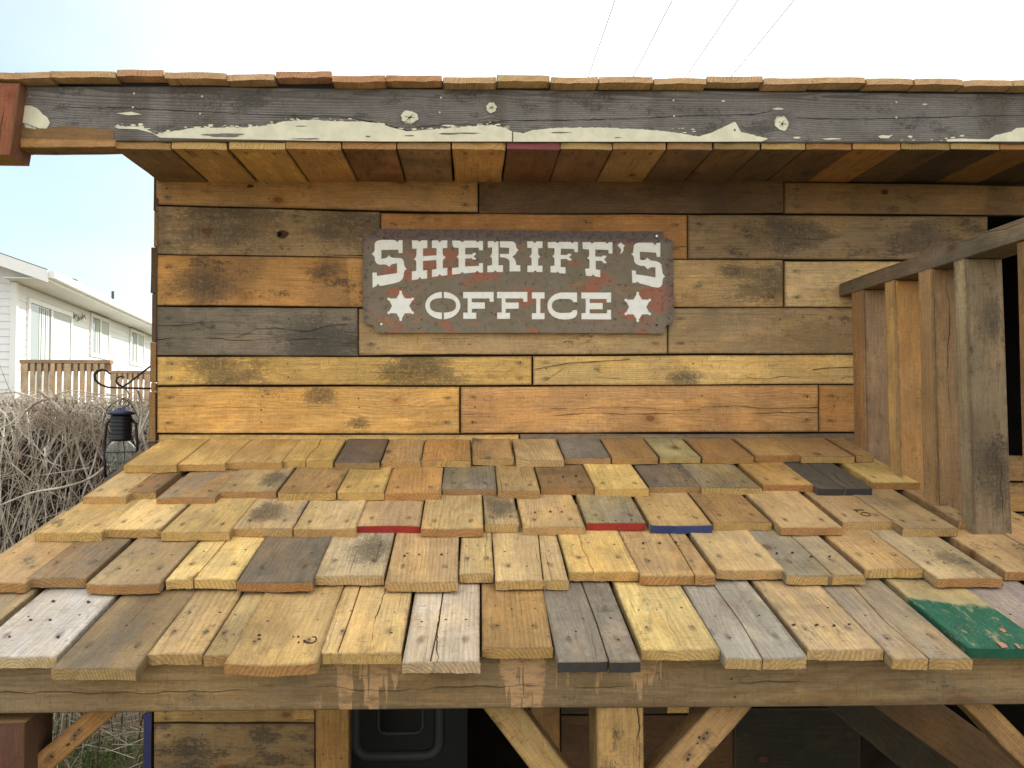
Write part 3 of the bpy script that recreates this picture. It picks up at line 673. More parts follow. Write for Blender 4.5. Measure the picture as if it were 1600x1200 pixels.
brace(1512, 1085, 1625, 1200, 36, YB + .04, (.38, .24, .12), stain=.2, ext=1.25)
beam('diagonal_timber', house, P(1360, 1060, 1.95), P(1680, 1290, 1.95), .10, .038, (0, -1, 0), (.13, .075, .04), nx=3, ny=2, stain=.1)
beam('diagonal_timber', house, P(1290, 1060, 2.2), P(1540, 1270, 2.2), .11, .038, (0, -1, 0), (.045, .038, .026), nx=3, ny=2, stain=.1)

# ------------------------------------------------------------------ right porch railing
XR = 1.084
zr = PX(1325, 460, XR).z
def RX(px): return PX(px, 600, XR).y
ra = PX(1324, 461, XR); yA = YW - .006; yE = 1.42
zr0 = zr; 
rail = plank('railing', house, (XR - .004, yE, zr0 + .045), (XR - .004, yA, zr0 + .038), (XR - .004, yA, zr0), (XR - .004, yE, zr0), .089, (.25, .19, .135), .7, .3, nx=8, ny=3, crack=.4)
def railpost(pl, pc, pr, tl, ts, dx=0, skew=0, z0=1.03, front=(.3, .4), **k):
    y1 = RX(pl); y0 = RX(pc); X0 = XR + dx
    x1 = P(pr, 600, y0).x
    zt_ = zr0 - .001 + (.007 * (2.4 - y0))*0
    o = plank('post', rail, (x1 + skew, y0, z0), (x1, y0, zt_), (X0, y0, zt_), (X0 + skew, y0, z0), max(.036, y1 - y0), ts, front[0], front[1], nx=6, ny=4, **k)
    mb = MB(); return o
railpost(1336, 1353, 1394, 'O', (.33, .23, .15), front=(.3, .2), skew=.006)
railpost(1389, 1402, 1446, 'Y', (.50, .29, .12), front=(0, .1), skew=.012)
railpost(1441, 1462, 1500, 'T', (.40, .27, .16), front=(.2, .4), skew=.01, crack=1)
railpost(1497, 1514, 1570, 'G', (.33, .26, .17), front=(.45, .6), skew=.014, crack=.6, spots=[(1548, 500, 22), (1552, 740, 30)])
railpost(1597, 1612, 1690, 'N', (.40, .25, .13), front=(.2, .2), skew=.01)
# narrow side strips: facing boards in a different wood on the left faces
for (pl, pc, tn, sk) in [(1335.5, 1353, (.42, .26, .14), .006), (1388, 1402, (.56, .39, .18), .012), (1441, 1462, (.40, .28, .16), .01), (1497, 1514, (.34, .29, .21), .014)]:
    y1 = RX(pl); y0 = RX(pc) + .002
    plank('facing_strip', rail, (XR - .006 + sk, y0, 1.03), (XR - .006, y0, zr0 - .001), (XR - .006, y1, zr0 - .001), (XR - .006 + sk, y1, 1.03), .0055, tn, .1, .2, nx=4, ny=2, ch=.0008)

# ------------------------------------------------------------------ upper roof
YF = 2.10
def uz(Y, z0): return z0 - (Y - YF) * .07       # the roof falls slightly towards the back
zsf = P(800, 236, YF + .006).z
mb = MB(); zt0 = P(800, 141, YF).z + .004
xa = P(20, 200, YF).x
xd = P(182, 236, YF).x
mb.hexa([(xd, YF + .045, zt0 - .02), (3.2, YF + .045, zt0 - .02), (3.2, 4.6, uz(4.6, zt0)), (xd, 4.6, uz(4.6, zt0)),
         (xd, YF + .045, zt0 + .012), (3.2, YF + .045, zt0 + .012), (3.2, 4.6, uz(4.6, zt0) + .012), (xd, 4.6, uz(4.6, zt0) + .012)])
mb.box((xa, YF + .004, zt0 - .010), (3.2, YF + .040, P(800, 127, YF).z))  # near-black filler: colours in the shadow gap between shingles and beam
uroof = mb.build('upper_roof', plain('deck_and_gap_shade', (.03, .03, .034), .9, .15), house)
tops = [(-90, -6, 113), (-5, 78, 113), (78, 181, 111), (182, 256, 108, 'O'), (257, 354, 112), (354.5, 429, 115.5), (430, 518, 111.5, 'R'), (519, 602, 118, 'O'),
        (603, 690, 117, 'O'), (692, 775, 121), (776, 859, 117, 'Y'), (861, 935, 121), (936, 1021, 120), (1021.5, 1104, 121.5), (1104.5, 1192, 119),
        (1193, 1268, 122), (1268.5, 1352, 120.5), (1353, 1428, 122), (1428.5, 1505, 122), (1505.5, 1583, 124), (1583.5, 1665, 124), (1666, 1745, 125)]
for e in tops:
    x0, x1, yt = e[:3]; tn = {'O': (.58, .36, .24), 'R': (.54, .32, .24), 'Y': (.66, .52, .33)}.get(e[3] if len(e) > 3 else '', (.62, .45, .30))
    Yb = YF - .034 + R.uniform(-.004, .004)
    A = P(x0 + .4, yt + R.uniform(-.7, .7), Yb); D = P(x1 - .4, yt + R.uniform(-.7, .7), Yb); dr = Vector((0, 1, -.07))
    plank('shingle', uroof, D, D + dr * (.42 if x0 > 180 else .085), A + dr * (.42 if x0 > 180 else .085), A, .0165, tn, .4, .3, nx=2, ny=6, fuzz=.0012, fresh=.15, cup=R.choice([0, .0015, -.0015, .002]))
zsh = P(800, 132, YF).z
for rI in range(1, 9):
    Xc = xd
    while Xc < 3.0:
        wd = R.choice([.09, .14, .14, .13]); Yb = YF - .03 + rI * .24
        zz_ = zsh + .018 - rI * .24 * .07 + .012
        plank('shingle', uroof, (Xc + wd, Yb, zz_), (Xc + wd, Yb + .4, zz_ - .028 - .03), (Xc + .002, Yb + .4, zz_ - .028 - .03), (Xc + .002, Yb, zz_), .018, 'T', .5, .2, nx=2, ny=2)
        Xc += wd + .003
# soffit boards
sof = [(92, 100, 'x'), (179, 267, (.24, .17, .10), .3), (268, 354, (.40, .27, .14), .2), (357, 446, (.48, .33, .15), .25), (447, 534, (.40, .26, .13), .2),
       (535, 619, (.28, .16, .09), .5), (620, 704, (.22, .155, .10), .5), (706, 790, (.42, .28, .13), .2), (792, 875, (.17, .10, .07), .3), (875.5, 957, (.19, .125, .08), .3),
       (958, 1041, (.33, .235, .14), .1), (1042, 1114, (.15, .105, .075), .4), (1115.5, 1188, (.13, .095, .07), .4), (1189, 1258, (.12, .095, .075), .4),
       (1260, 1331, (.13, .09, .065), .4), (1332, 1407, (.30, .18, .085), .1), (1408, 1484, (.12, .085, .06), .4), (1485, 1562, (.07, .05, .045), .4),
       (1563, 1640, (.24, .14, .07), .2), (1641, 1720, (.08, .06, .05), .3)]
YS = YF + .006; slope = -.006
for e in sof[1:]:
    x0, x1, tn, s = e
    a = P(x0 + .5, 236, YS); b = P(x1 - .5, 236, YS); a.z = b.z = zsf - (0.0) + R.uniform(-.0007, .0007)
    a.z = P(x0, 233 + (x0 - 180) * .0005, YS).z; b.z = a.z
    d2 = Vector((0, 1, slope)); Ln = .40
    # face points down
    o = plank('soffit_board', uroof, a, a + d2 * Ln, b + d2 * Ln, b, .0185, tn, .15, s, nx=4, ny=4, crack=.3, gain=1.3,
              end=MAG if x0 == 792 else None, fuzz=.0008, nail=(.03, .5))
    if x0 == 792: o['label'] = 'dark soffit board with a dull red painted end'
    # bright sawn ends
# main grey fascia beam
KN = []
Ax = P(30, 226, YF); Bx = P(1760, 222, YF); 
zb0 = P(200, 222, YF).z; zb1 = P(1600, 221.5, YF).z
zt_l = P(60, 134, YF).z; zt_r = P(1600, 144, YF).z
A_ = Vector((Ax.x, YF, zb0)); B_ = Vector((Bx.x, YF, zb1)); C_ = Vector((Bx.x, YF, zt_r)); D_ = Vector((Ax.x, YF, zt_l))
Of = (A_ + B_ + C_ + D_) / 4
exf = ((B_ - A_) + (C_ - D_)).normalized()
def fl(px, py):
    d = P(px, py, YF) - Of; return (d.dot(exf), d.z * exf.x - 0 - 0)
kn = [(*fl(638, 183), .013), (*fl(767, 168), .009), (*fl(1221, 193), .016), (*fl(52, 183), .020)]
FB = wood('weathered_beam_wood', knots=kn)
fascia = plank('fascia_beam', house, A_, B_, C_, D_,   .038, (.30, .28, .27), 1.0, .62, nx=12, ny=5, crack=0, top=FB, ch=.003, jit=.0018)
PAINT = paintm('cream_paint', (.70, .66, .50), .12)
YPn = YF - .0012
def blob(cx, cy, rx, ry, n=26, amp=.16):
    ph = R.uniform(0, 50); o = []
    for k in range(n):
        a = 2 * math.pi * k / n; q = 1 + amp * mnoise.noise(Vector((math.cos(a) * 1.6 + ph, math.sin(a) * 1.6, 0))) * 2 + R.uniform(-.04, .04)
        o.append((cx + rx * q * math.cos(a), cy + ry * q * math.sin(a)))
    return o
def flake(pts, name='paint_flake', T=.0012, mat=None, Y=None, par=None):
    Y = Y or YF; mb = MB(); n = len(pts)
    f = [P(x, y, Y - T) for x, y in pts]; b = [P(x, y, Y + .0006) for x, y in pts]
    mb.add(f, [tuple(range(n))]); mb.add(b + f, [(i, (i + 1) % n, n + (i + 1) % n, n + i) for i in range(n)])
    return mb.build(name, mat or PAINT, par or fascia)
def ragged(pts, amp=.8, step=6):
    o = []
    if len(pts) > 9: step = 2.5
    for i in range(len(pts) - 1):
        (x0, y0), (x1, y1) = pts[i], pts[i + 1]; n = max(1, int(abs(x1 - x0) / step))
        for k in range(n):
            t = k / n; xq = x0 + (x1 - x0) * t; o.append((xq, y0 + (y1 - y0) * t + (R.uniform(-amp, amp) * .6 if step > 2.5 else amp * 1.7 * mnoise.noise(Vector((xq * .09, y0, 0))) + amp * 1.3 * mnoise.noise(Vector((xq * .35, y0, 5))) + R.uniform(-.25, .25))))
    o.append(pts[-1]); return o
topL = ragged([(178, 197), (222, 198), (243, 210), (300, 200), (375, 199), (420, 196), (445, 189), (490, 187), (530, 190), (560, 190), (592, 192), (612, 199), (635, 205), (690, 201), (740, 197), (768, 195), (790, 200), (800, 205)])
botL = [(800, 221), (700, 221), (600, 221), (500, 220), (420, 218.5), (330, 217), (250, 215), (238, 208), (215, 202), (185, 201)]
flake(topL + botL)
flake(ragged([(802, 206), (818, 208), (832, 203), (870, 200), (930, 199), (985, 201), (1030, 204), (1062, 208), (1092, 213), (1112, 207), (1140, 194), (1149, 190), (1158, 206), (1182, 212), (1200, 217)]) + [(1190, 221), (1100, 221.3), (1000, 221.2), (900, 221.3), (802, 221.3)])
flake(ragged([(1372, 213), (1378, 211), (1390, 212), (1396, 210), (1388, 216), (1376, 216)], .2))
flake(ragged([(1478, 218), (1500, 216.5), (1545, 218), (1556, 211), (1580, 206), (1588, 200), (1640, 196), (1700, 200)], .6) + [(1700, 221), (1480, 221)])
flake(ragged([(181, 177), (205, 174.5), (222, 179), (200, 180)], .2))
flake(ragged([(32, 168), (40, 165), (50, 165), (60, 171), (66, 178), (74, 184), (78, 192), (73, 201), (60, 200), (45, 194), (31, 191)], .6, 3), T=.002)
flake(blob(640, 183, 13.5, 9.5), T=.0018); flake(blob(768, 168, 8.5, 7.5), T=.0018); flake(blob(1222, 193, 10.5, 9.5), T=.0018)
for (x, y, rx, ry) in [(1216, 170, 8, 1.6), (1130, 158, 3, 1.2), (700, 196, 9, 1.2), (1245, 215, 6, 1.5), (1300, 217, 14, 1.2), (1445, 163, 4, 1.0), (905, 219, 9, 1.5)]:
    flake(blob(x, y, rx, ry), T=.001)
mbf = MB()          # loose flecks left along the torn edge
for i in range(90):
    k = R.randrange(2, len(topL) - 2); x, y = topL[k]; x += R.uniform(-4, 4); y += R.uniform(-5.5, -.5) * R.random(); rx = R.uniform(.8, 4.5); b_ = blob(x, y, rx, rx * R.uniform(.15, .5), 9, .3)
    f_ = [P(u, v, YF - .0008) for u, v in b_]; mbf.add(f_, [tuple(range(9))]); b0 = [P(u, v, YF + .0004) for u, v in b_]; mbf.add(b0 + f_, [(j, (j + 1) % 9, 9 + (j + 1) % 9, 9 + j) for j in range(9)])
for i in range(34):
    x = R.uniform(810, 1130) if i < 22 else R.uniform(1380, 1600); y = 217 + R.uniform(-5, 3) - (12 if x < 1100 else 0); rx = R.uniform(.8, 4); b_ = blob(x, y, rx, rx * R.uniform(.15, .4), 9, .3)
    f_ = [P(u, v, YF - .0008) for u, v in b_]; mbf.add(f_, [tuple(range(9))])
tag(mbf.build('paint_flecks', PAINT, fascia), kind='stuff')
# holes in the paint where bare wood shows
BARE = plain('bare_grey_wood', (.20, .17, .15), .9, .1, var=.4, sc=60)
for (x, y, rx, ry) in [(350, 211, 30, 3.0), (700, 209, 14, 1.5), (575, 213, 4, 1), (728, 208, 20, 1.2), (640, 212, 8, 1.0), (965, 215, 5, .8), (1148, 203, 2, 2), (480, 217, 22, 1.0), (470, 197, 9, .8), (875, 207, 16, 1.0)]:
    flake(blob(x, y, rx, ry, 22, .25), 'bare_patch', .0017, BARE)
# split in the beam: dark inlaid cracks
CRK = plain('crack_shadow_dirt', (.012, .011, .012), 1, 0)
def crackline(pts, wpx, Y, par, T=.0007):
    up = ragged(pts, .7, 14); lo = [(x, y + wpx * (.4 + .9 * abs(mnoise.noise(Vector((x * .02, 0, 3)))) * 2)) for x, y in up[::-1]]
    return flake(up + lo, 'crack', T, CRK, Y, par)
crackline([(95, 167), (200, 168), (310, 174), (420, 179), (530, 181), (590, 191), (640, 204), (660, 197), (700, 194), (760, 194), (790, 188), (900, 187), (1010, 184), (1060, 181), (1180, 178), (1205, 173)], 1.0, YF, fascia)
crackline([(1245, 184), (1330, 186), (1420, 184), (1520, 181), (1600, 180), (1700, 178)], .9, YF, fascia)
for (cx, cy, w_) in [(640, 183, 9), (768, 168, 5), (1222, 193, 8)]:
    for a in (.4, 1.3, 2.4, 3.6, 5.2):
        a += R.uniform(-.3, .3); flake([(cx, cy - .6), (cx + math.cos(a) * w_, cy + math.sin(a) * w_ * .8), (cx + .9, cy + .8)], 'crack', .0026, CRK)
SCR = plain('zinc_screw', (.40, .39, .37), .4, .5, .7)
for (x, y) in [(47, 151), (210, 146.5), (208, 168), (316, 151), (313, 178), (689, 153), (687, 176), (1052, 157), (1053, 182), (1400, 160), (1400, 184)]:
    p = P(x, y, YF); mb = MB(); mb.tube([(p.x, YF + .001, p.z), (p.x, YF - .0022, p.z)], [.0034, .0026], 8); mb.build('screw', SCR, fascia)
def wallcrack(pts, w_): return crackline(pts, w_, YW - .0035, wall, .0006)
wallcrack([(368, 527), (385, 521), (400, 513), (430, 512), (455, 515), (482, 517), (505, 510), (532, 506), (545, 507)], 1.1)
wallcrack([(245, 508), (275, 508), (305, 506)], .7); wallcrack([(305, 503), (345, 502), (380, 503), (394, 509), (402, 513)], .5)
wallcrack([(836, 577), (860, 572), (890, 567), (940, 564), (985, 561)], .8); wallcrack([(1270, 577), (1300, 574), (1336, 573)], .8)
wallcrack([(860, 638), (900, 639), (935, 636), (1000, 636), (1040, 641), (1095, 640)], .5); wallcrack([(1095, 636), (1150, 634), (1200, 638), (1278, 636)], .9)
wallcrack([(846, 598), (862, 588), (880, 575)], .5); wallcrack([(520, 398), (560, 399), (592, 400)], 1.3)
KH = plain('knot_wood', (.075, .035, .018), .8, .2, var=.4, sc=90)
for (x, y, rx, ry) in [(441, 366, 9, 7), (391, 291, 5, 3), (1383, 300, 5, 4)]: flake(blob(x, y, rx, ry, 22, .2), 'knot', .0008, KH, YW - .0032, wall)
flake(blob(437, 366, 3.2, 5, 14, .2), 'knot_hole', .0012, CRK, YW - .0036, wall)
# raw strip and red end board on the left end
pl0 = P(31, 231, YF - .003); pl1 = P(179, 229, YF - .003); zq = P(100, 197, YF).z
plank('batten', house, (pl0.x, YF - .003, pl0.z), (pl1.x + .002, YF - .003, pl1.z), (pl1.x + .002, YF - .003, zb0 + .004), (pl0.x, YF - .003, zb0 + .004), .06, (.46, .28, .13), .2, .35, nx=4, ny=3)
flake(ragged([(33, 198), (60, 203), (95, 196), (140, 200), (178, 204)], 1.5, 8) + [(178, 223), (33, 225)], 'batten', .0016, WOOD).color = (.40, .23, .10, 1)
pr = P(31, 130, YF - .035); pb = P(28, 243, YF - .035)
plank('end_board', house, (pr.x - .02, YF - .035, pb.z), (pr.x, YF - .035, pr.z), (pr.x - .13, YF - .035, pr.z), (pr.x - .135, YF - .035, pb.z), .09, (.34, .13, .075), .15, .45, nx=5, ny=4, crack=1)

# ================================================================== SIGN
YSG = YW - .0125
g = G('rusted_sheet'); t = g.n('TexCoord').outputs['Object']; X, Y_, Z_ = g.sep(t)[:3]
n1 = g.noise(g.vm('MULTIPLY', t, (7, 13, 7)), 1, 5, .62, .6); n2 = g.noise(t, 70, 5, .75); n3 = g.noise(t, 180, 3, .7)
c = g.mix(g.mr(g.noise(t, 14, 3), .35, .65), (.185, .15, .095), (.205, .165, .125))
c = g.mix(g.mr(n1, .53, .60, 0, .85), c, (.33, .115, .065))
c = g.mix(g.mr(g.noise(g.vm('MULTIPLY', t, (9, 22, 9)), 1, 4, .7, .4), .60, .68, 0, .7), c, (.36, .15, .07))
edge = g.mr(g.m('ADD', Y_, g.m('MULTIPLY', n1, .03)), .118, .146)
sid = g.mr(g.m('ADD', g.m('ABSOLUTE', X), g.m('MULTIPLY', n1, .05)), .44, .475)
edge = g.m('MAXIMUM', edge, g.m('MULTIPLY', sid, .7))
c = g.mix(g.m('MULTIPLY', edge, .85), c, g.mix(g.mr(n2, .4, .6), (.12, .075, .065), (.19, .17, .175)))
c = g.mix(g.m('MULTIPLY', g.mr(g.m('ADD', n2, g.m('MULTIPLY', edge, .10)), .56, .64), .75), c, (.05, .03, .026)); c = g.mix(g.mr(g.noise(t, 34, 6, .8, 1.2), .5, .68, 0, .5), c, (.11, .075, .055)); c = g.mix(g.mr(n3, .71, .75, 0, .7), c, (.5, .42, .33))
RUST = g.fin(c, .62, g.bump(g.m('ADD', n2, g.m('MULTIPLY', n3, .5)), .6, .0012), .35)
g = G('sign_letter_white'); t = g.n('TexCoord').outputs['Object']
c = g.mix(g.mr(g.noise(t, 60, 4, .7), .3, .8), (.86, .86, .82), (.76, .75, .70)); c = g.mix(g.mr(g.noise(t, 260, 2), .70, .74), c, (.25, .2, .15))
WHITE = g.fin(c, .55, None, .3)
cS = P(810, 440, YSG)
sign = thing('sign', "rusty notched metal sign reading SHERIFF'S OFFICE in white on the plank wall", 'sign', (cS.x, YSG, P(810, 520, YSG).z))
def c8(pts, ox, oy): return [(ox + x / 8, oy + y / 8) for x, y in pts]
LT = []
LT.append(('letter', c8([(200,250),(215,220),(245,205),(290,197),(440,197),(465,203),(483,228),(505,203),(552,200),(552,362),(502,365),(498,320),(288,325),(288,435),(335,428),(362,412),(380,385),(400,410),(430,420),(480,422),(530,425),(560,445),(570,475),(572,510),(585,540),(605,562),(580,580),(568,610),(566,650),(550,690),(515,720),(450,740),(380,755),(275,775),(255,760),(242,745),(230,770),(205,785),(176,795),(174,608),(228,602),(235,648),(482,612),(482,490),(430,500),(405,512),(383,538),(362,515),(330,505),(260,508),(225,490),(205,455),(203,415),(185,390),(163,372),(190,352),(203,320)], 560, 350)))
LT.append(('letter', c8([(668,203),(740,203),(765,222),(790,203),(862,203),(862,303),(808,305),(808,400),(975,390),(975,300),(918,300),(918,205),(990,203),(1015,228),(1040,203),(1112,203),(1112,300),(1055,302),(1055,375),(1070,400),(1095,415),(1070,435),(1055,460),(1055,550),(1112,547),(1112,640),(1040,648),(1015,625),(995,652),(918,663),(918,570),(975,560),(975,450),(808,462),(808,578),(860,575),(860,680),(790,688),(765,660),(745,692),(667,702),(667,592),(722,585),(722,470),(712,450),(690,437),(712,420),(722,395),(728,308),(672,308)], 560, 350)))
LT.append(('letter', c8([(1172,205),(1270,207),(1298,228),(1325,207),(1465,207),(1490,228),(1515,210),(1558,212),(1558,330),(1508,328),(1505,295),(1335,297),(1335,380),(1425,378),(1428,362),(1472,360),(1472,375),(1440,405),(1472,432),(1472,445),(1428,443),(1420,428),(1335,432),(1335,530),(1505,522),(1508,487),(1558,487),(1558,607),(1515,607),(1488,585),(1460,605),(1325,618),(1295,600),(1272,622),(1170,632),(1170,548),(1252,540),(1252,445),(1245,425),(1225,408),(1245,395),(1252,370),(1252,298),(1190,295),(1175,260)], 560, 350)))
LT.append(('letter', c8([(175,215),(245,212),(270,232),(285,215),(312,217),(312,515),(368,515),(368,600),(295,600),(270,578),(245,602),(170,602),(172,522),(230,512),(230,435),(222,415),(200,403),(222,385),(230,350),(230,292),(178,295)], 740, 350),
           c8([(328,215),(480,215),(515,230),(530,258),(535,295),(562,328),(538,350),(525,378),(485,408),(515,435),(530,475),(535,512),(585,515),(585,592),(448,592),(448,460),(425,435),(385,420),(328,415),(328,372),(440,372),(445,298),(328,292)], 740, 350)))
LT.append(('letter', c8([(668,215),(740,215),(765,238),(790,215),(862,217),(862,300),(808,302),(808,370),(818,392),(838,405),(818,420),(808,445),(808,518),(862,520),(862,600),(795,600),(768,578),(745,602),(672,600),(672,520),(725,515),(725,440),(715,418),(695,405),(715,390),(725,370),(725,298),(672,298)], 740, 350)))
LT.append(('letter', c8([(925,225),(1020,222),(1047,238),(1075,222),(1210,222),(1235,240),(1260,222),(1305,225),(1305,352),(1262,350),(1255,312),(1090,308),(1090,385),(1172,385),(1178,370),(1225,372),(1225,385),(1195,412),(1225,440),(1225,458),(1180,455),(1170,438),(1090,438),(1090,535),(1150,540),(1150,620),(1075,615),(1052,595),(1030,608),(960,605),(960,525),(1010,518),(1010,435),(1000,415),(980,400),(1000,390),(1010,365),(1010,302),(930,300)], 740, 350)))
LT.append(('letter', c8([(240,225),(335,225),(362,245),(390,225),(525,225),(550,245),(575,225),(617,228),(617,370),(570,368),(565,325),(402,318),(402,405),(485,408),(492,393),(542,395),(542,412),(512,440),(542,475),(542,492),(500,488),(485,462),(408,460),(408,565),(465,573),(465,665),(400,655),(373,630),(350,652),(285,645),(272,560),(328,552),(328,455),(320,440),(297,425),(318,410),(326,385),(322,318),(245,312)], 880, 350)))
LT.append(('apostrophe', c8([(678,262),(700,245),(725,230),(745,250),(772,268),(755,290),(755,330),(735,360),(708,378),(722,345),(722,312),(700,290)], 880, 350)))
LT.append(('letter', c8([(880,300),(885,265),(905,243),(945,232),(1110,232),(1130,240),(1147,265),(1170,237),(1215,232),(1215,410),(1170,410),(1160,358),(960,345),(960,445),(1010,450),(1035,440),(1052,418),(1072,440),(1100,455),(1160,462),(1205,480),(1230,510),(1238,570),(1245,620),(1275,655),(1250,675),(1243,710),(1238,755),(1215,785),(1185,795),(1120,787),(1040,762),(965,745),(945,735),(930,718),(915,732),(865,735),(857,577),(910,582),(912,628),(1040,645),(1153,668),(1153,540),(1110,540),(1080,548),(1060,565),(1035,545),(1015,525),(960,520),(910,500),(888,470),(882,410),(868,390),(847,375),(872,362)], 880, 350)))
def ohalf(s):
    pts = []
    for i in range(0, 19):
        a = math.pi / 2 - math.pi * i / 18 * 1.0
        x = 1055 + s * max(12, 220 * math.cos(a)); y = 378 - 172 * math.sin(a); pts.append((x, y))
    for i in range(18, -1, -1):
        a = math.pi / 2 - math.pi * i / 18
        ca, sa = math.cos(a), math.sin(a); x = 1057 + s * max(12, 163 * (abs(ca) ** .8)); y = 375 - 90 * (abs(sa) ** .75) * (1 if sa > 0 else -1); pts.append((x, y))
    return pts
LT.append(('letter', c8(ohalf(-1), 560, 430), c8(ohalf(1), 560, 430)))
LT.append(('letter', c8([(28,207),(412,207),(412,332),(360,332),(358,290),(138,290),(138,337),(302,340),(302,418),(138,420),(138,465),(195,468),(193,545),(30,545),(30,465),(85,465),(85,288),(28,288)], 720, 430)))
LT.append(('letter', c8([(452,207),(833,207),(833,332),(782,332),(780,290),(560,290),(560,340),(725,340),(725,418),(562,420),(562,468),(617,468),(615,545),(455,547),(455,465),(510,465),(510,288),(452,288)], 720, 430)))
LT.append(('letter', c8([(888,212),(1048,212),(1048,292),(995,292),(995,472),(1048,472),(1048,550),(888,550),(888,472),(942,472),(942,292),(888,292)], 720, 430)))
LT.append(('letter', c8([(1455,215),(1290,213),(1240,216),(1180,234),(1130,270),(1100,310),(1085,350),(1083,385),(1088,425),(1105,465),(1135,500),(1175,528),(1225,546),(1290,553),(1360,550),(1410,537),(1440,515),(1455,485),(1455,432),(1405,435),(1390,455),(1360,468),(1240,470),(1190,457),(1155,430),(1140,400),(1138,370),(1150,335),(1185,307),(1240,295),(1355,295),(1390,310),(1408,337),(1455,337)], 720, 430)))
LT.append(('letter', c8([(225,215),(600,215),(600,340),(545,340),(540,297),(332,297),(332,345),(495,345),(495,425),(332,425),(332,475),(545,475),(548,432),(600,432),(600,553),(228,550),(228,475),(280,470),(280,292),(225,292)], 880, 430)))
def star(cx, cy, ox):
    pts = []
    for k in range(6):
        a = math.pi / 2 + k * math.pi / 3
        tx, ty = cx + 172 * math.cos(a), cy - 172 * math.sin(a)
        # inner vertex before the tip, then a ball at the tip
        ai = a - math.pi / 6; pts.append((cx + 108 * math.cos(ai), cy - 108 * math.sin(ai)))
        for j in range(-4, 5):
            b = a + j * math.radians(33); pts.append((tx + 19 * math.cos(b), ty - 19 * math.sin(b)))
    return c8(pts, ox, 430)
LT.append(('star', star(528, 382, 560))); LT.append(('star', star(932, 396, 880)))
outline = [(569, 371), (575, 367), (583, 366), (583.5, 360), (587, 357), (660, 358), (750, 359), (880, 361), (1030, 361.5), (1036, 363), (1037, 371), (1045, 373), (1051, 376), (1052, 430), (1053, 480), (1053, 502), (1050, 506), (1041, 508), (1039.5, 512), (1039, 518), (1034, 521), (950, 520.5), (850, 520), (700, 520), (592, 520), (587, 518), (584, 514), (583, 508.5), (575, 506.5), (568, 502), (567, 480), (566.5, 430), (567, 385)]
def loc2(px, py, Yp):
    p = P(px, py, Yp); return (p.x - cS.x, p.z - cS.z)
Ms = Matrix(((1, 0, 0, cS.x), (0, 0, -1, YSG), (0, 1, 0, cS.z), (0, 0, 0, 1)))
def curve_mesh(name, loops, ext, z):
    cu = bpy.data.curves.new(name, 'CURVE'); cu.dimensions = '2D'; cu.fill_mode = 'BOTH'; cu.extrude = ext
    for lp in loops:
        s = cu.splines.new('POLY'); s.points.add(len(lp) - 1)
        for i, (a, b) in enumerate(lp): s.points[i].co = (a, b, 0, 1)
        s.use_cyclic_u = True
    tmp = bpy.data.objects.new(name, cu); COL.objects.link(tmp)
    dg = bpy.context.evaluated_depsgraph_get(); me = bpy.data.meshes.new_from_object(tmp.evaluated_get(dg))
    bpy.data.objects.remove(tmp); bpy.data.curves.remove(cu)
    for v in me.vertices: v.co.z += z
    me.name = name; return me
ol = []
for i in range(len(outline)):
    (x0, y0), (x1, y1) = outline[i], outline[(i + 1) % len(outline)]
    n = max(1, int(math.hypot(x1 - x0, y1 - y0) / 5))
    for k in range(n): ol.append((x0 + (x1 - x0) * k / n + R.uniform(-.35, .35), y0 + (y1 - y0) * k / n + R.uniform(-.35, .35)))
loops = [[loc2(x, y, YSG) for x, y in ol]]
for e in LT:
    for poly in e[1:]: loops.append([loc2(x, y, YSG) for x, y in poly])
me = curve_mesh('plate', loops, .0011, -.0011); me.materials.clear(); link('plate', me, RUST, sign, Ms)
for e in LT:
    me = curve_mesh(e[0], [[loc2(x, y, YSG) for x, y in poly] for poly in e[1:]], .0006, -.0016); me.materials.clear(); link(e[0], me, WHITE, sign, Ms)
me = curve_mesh('backing', [[loc2(570, 372, YSG), loc2(1050, 376, YSG), loc2(1050, 504, YSG), loc2(570, 504, YSG)]], .0008, -.0034); me.materials.clear(); link('backing', me, SHEATH, sign, Ms)
for (x, y, m_) in [(1026, 369, SCREWM), (596, 506.5, SCREWM), (1026, 508, NAIL), (600, 372, NAIL)]:
    p = P(x, y, YSG); mb = MB(); mb.tube([(p.x, YSG + .004, p.z), (p.x, YSG - .0022, p.z)], [.0042, .0034], 8)
    mb.build('screw', m_, sign)
    if m_ is SCREWM:
        mb = MB(); mb.tube([(p.x, YSG - .002, p.z), (p.x, YSG - .0026, p.z)], .0016, 6); 

# ================================================================== LANTERN + BRACKET
BLK = plain('black_metal', (.012, .013, .016), .45, .5, .3); DKB = plain('dark_blue_metal', (.03, .04, .09), .4, .5, .3)
IRON = plain('rusty_black_iron', (.035, .028, .025), .6, .4, .5, var=.5, sc=60)
gg = G('lantern_glass'); gg.put((.8, .85, .85, 1), gg.b.inputs['Base Color']); gg.put(1.04, gg.b.inputs['IOR']); gg.put(.06, gg.b.inputs['Roughness']); gg.put(.92, gg.b.inputs['Transmission Weight']); GLASS = gg.mat
YL = 2.62
cl = P(189, 700, YL); s_ = YL / F
lan = thing('lantern', 'small black hurricane lantern with glass globe hanging from the iron scroll hook', 'lantern', (cl.x, YL, P(189, 768, YL).z))
def zl_(py): return P(189, py, YL).z
mb = MB(); mb.lathe([(0, zl_(637)), (.012, zl_(637)), (.018, zl_(641)), (.040, zl_(644)), (.0405, zl_(647)), (.026, zl_(649))], (cl.x, YL, 0), 24); mb.build('hood', DKB, lan, True)
mb = MB(); pr_ = [(.026, zl_(649))]
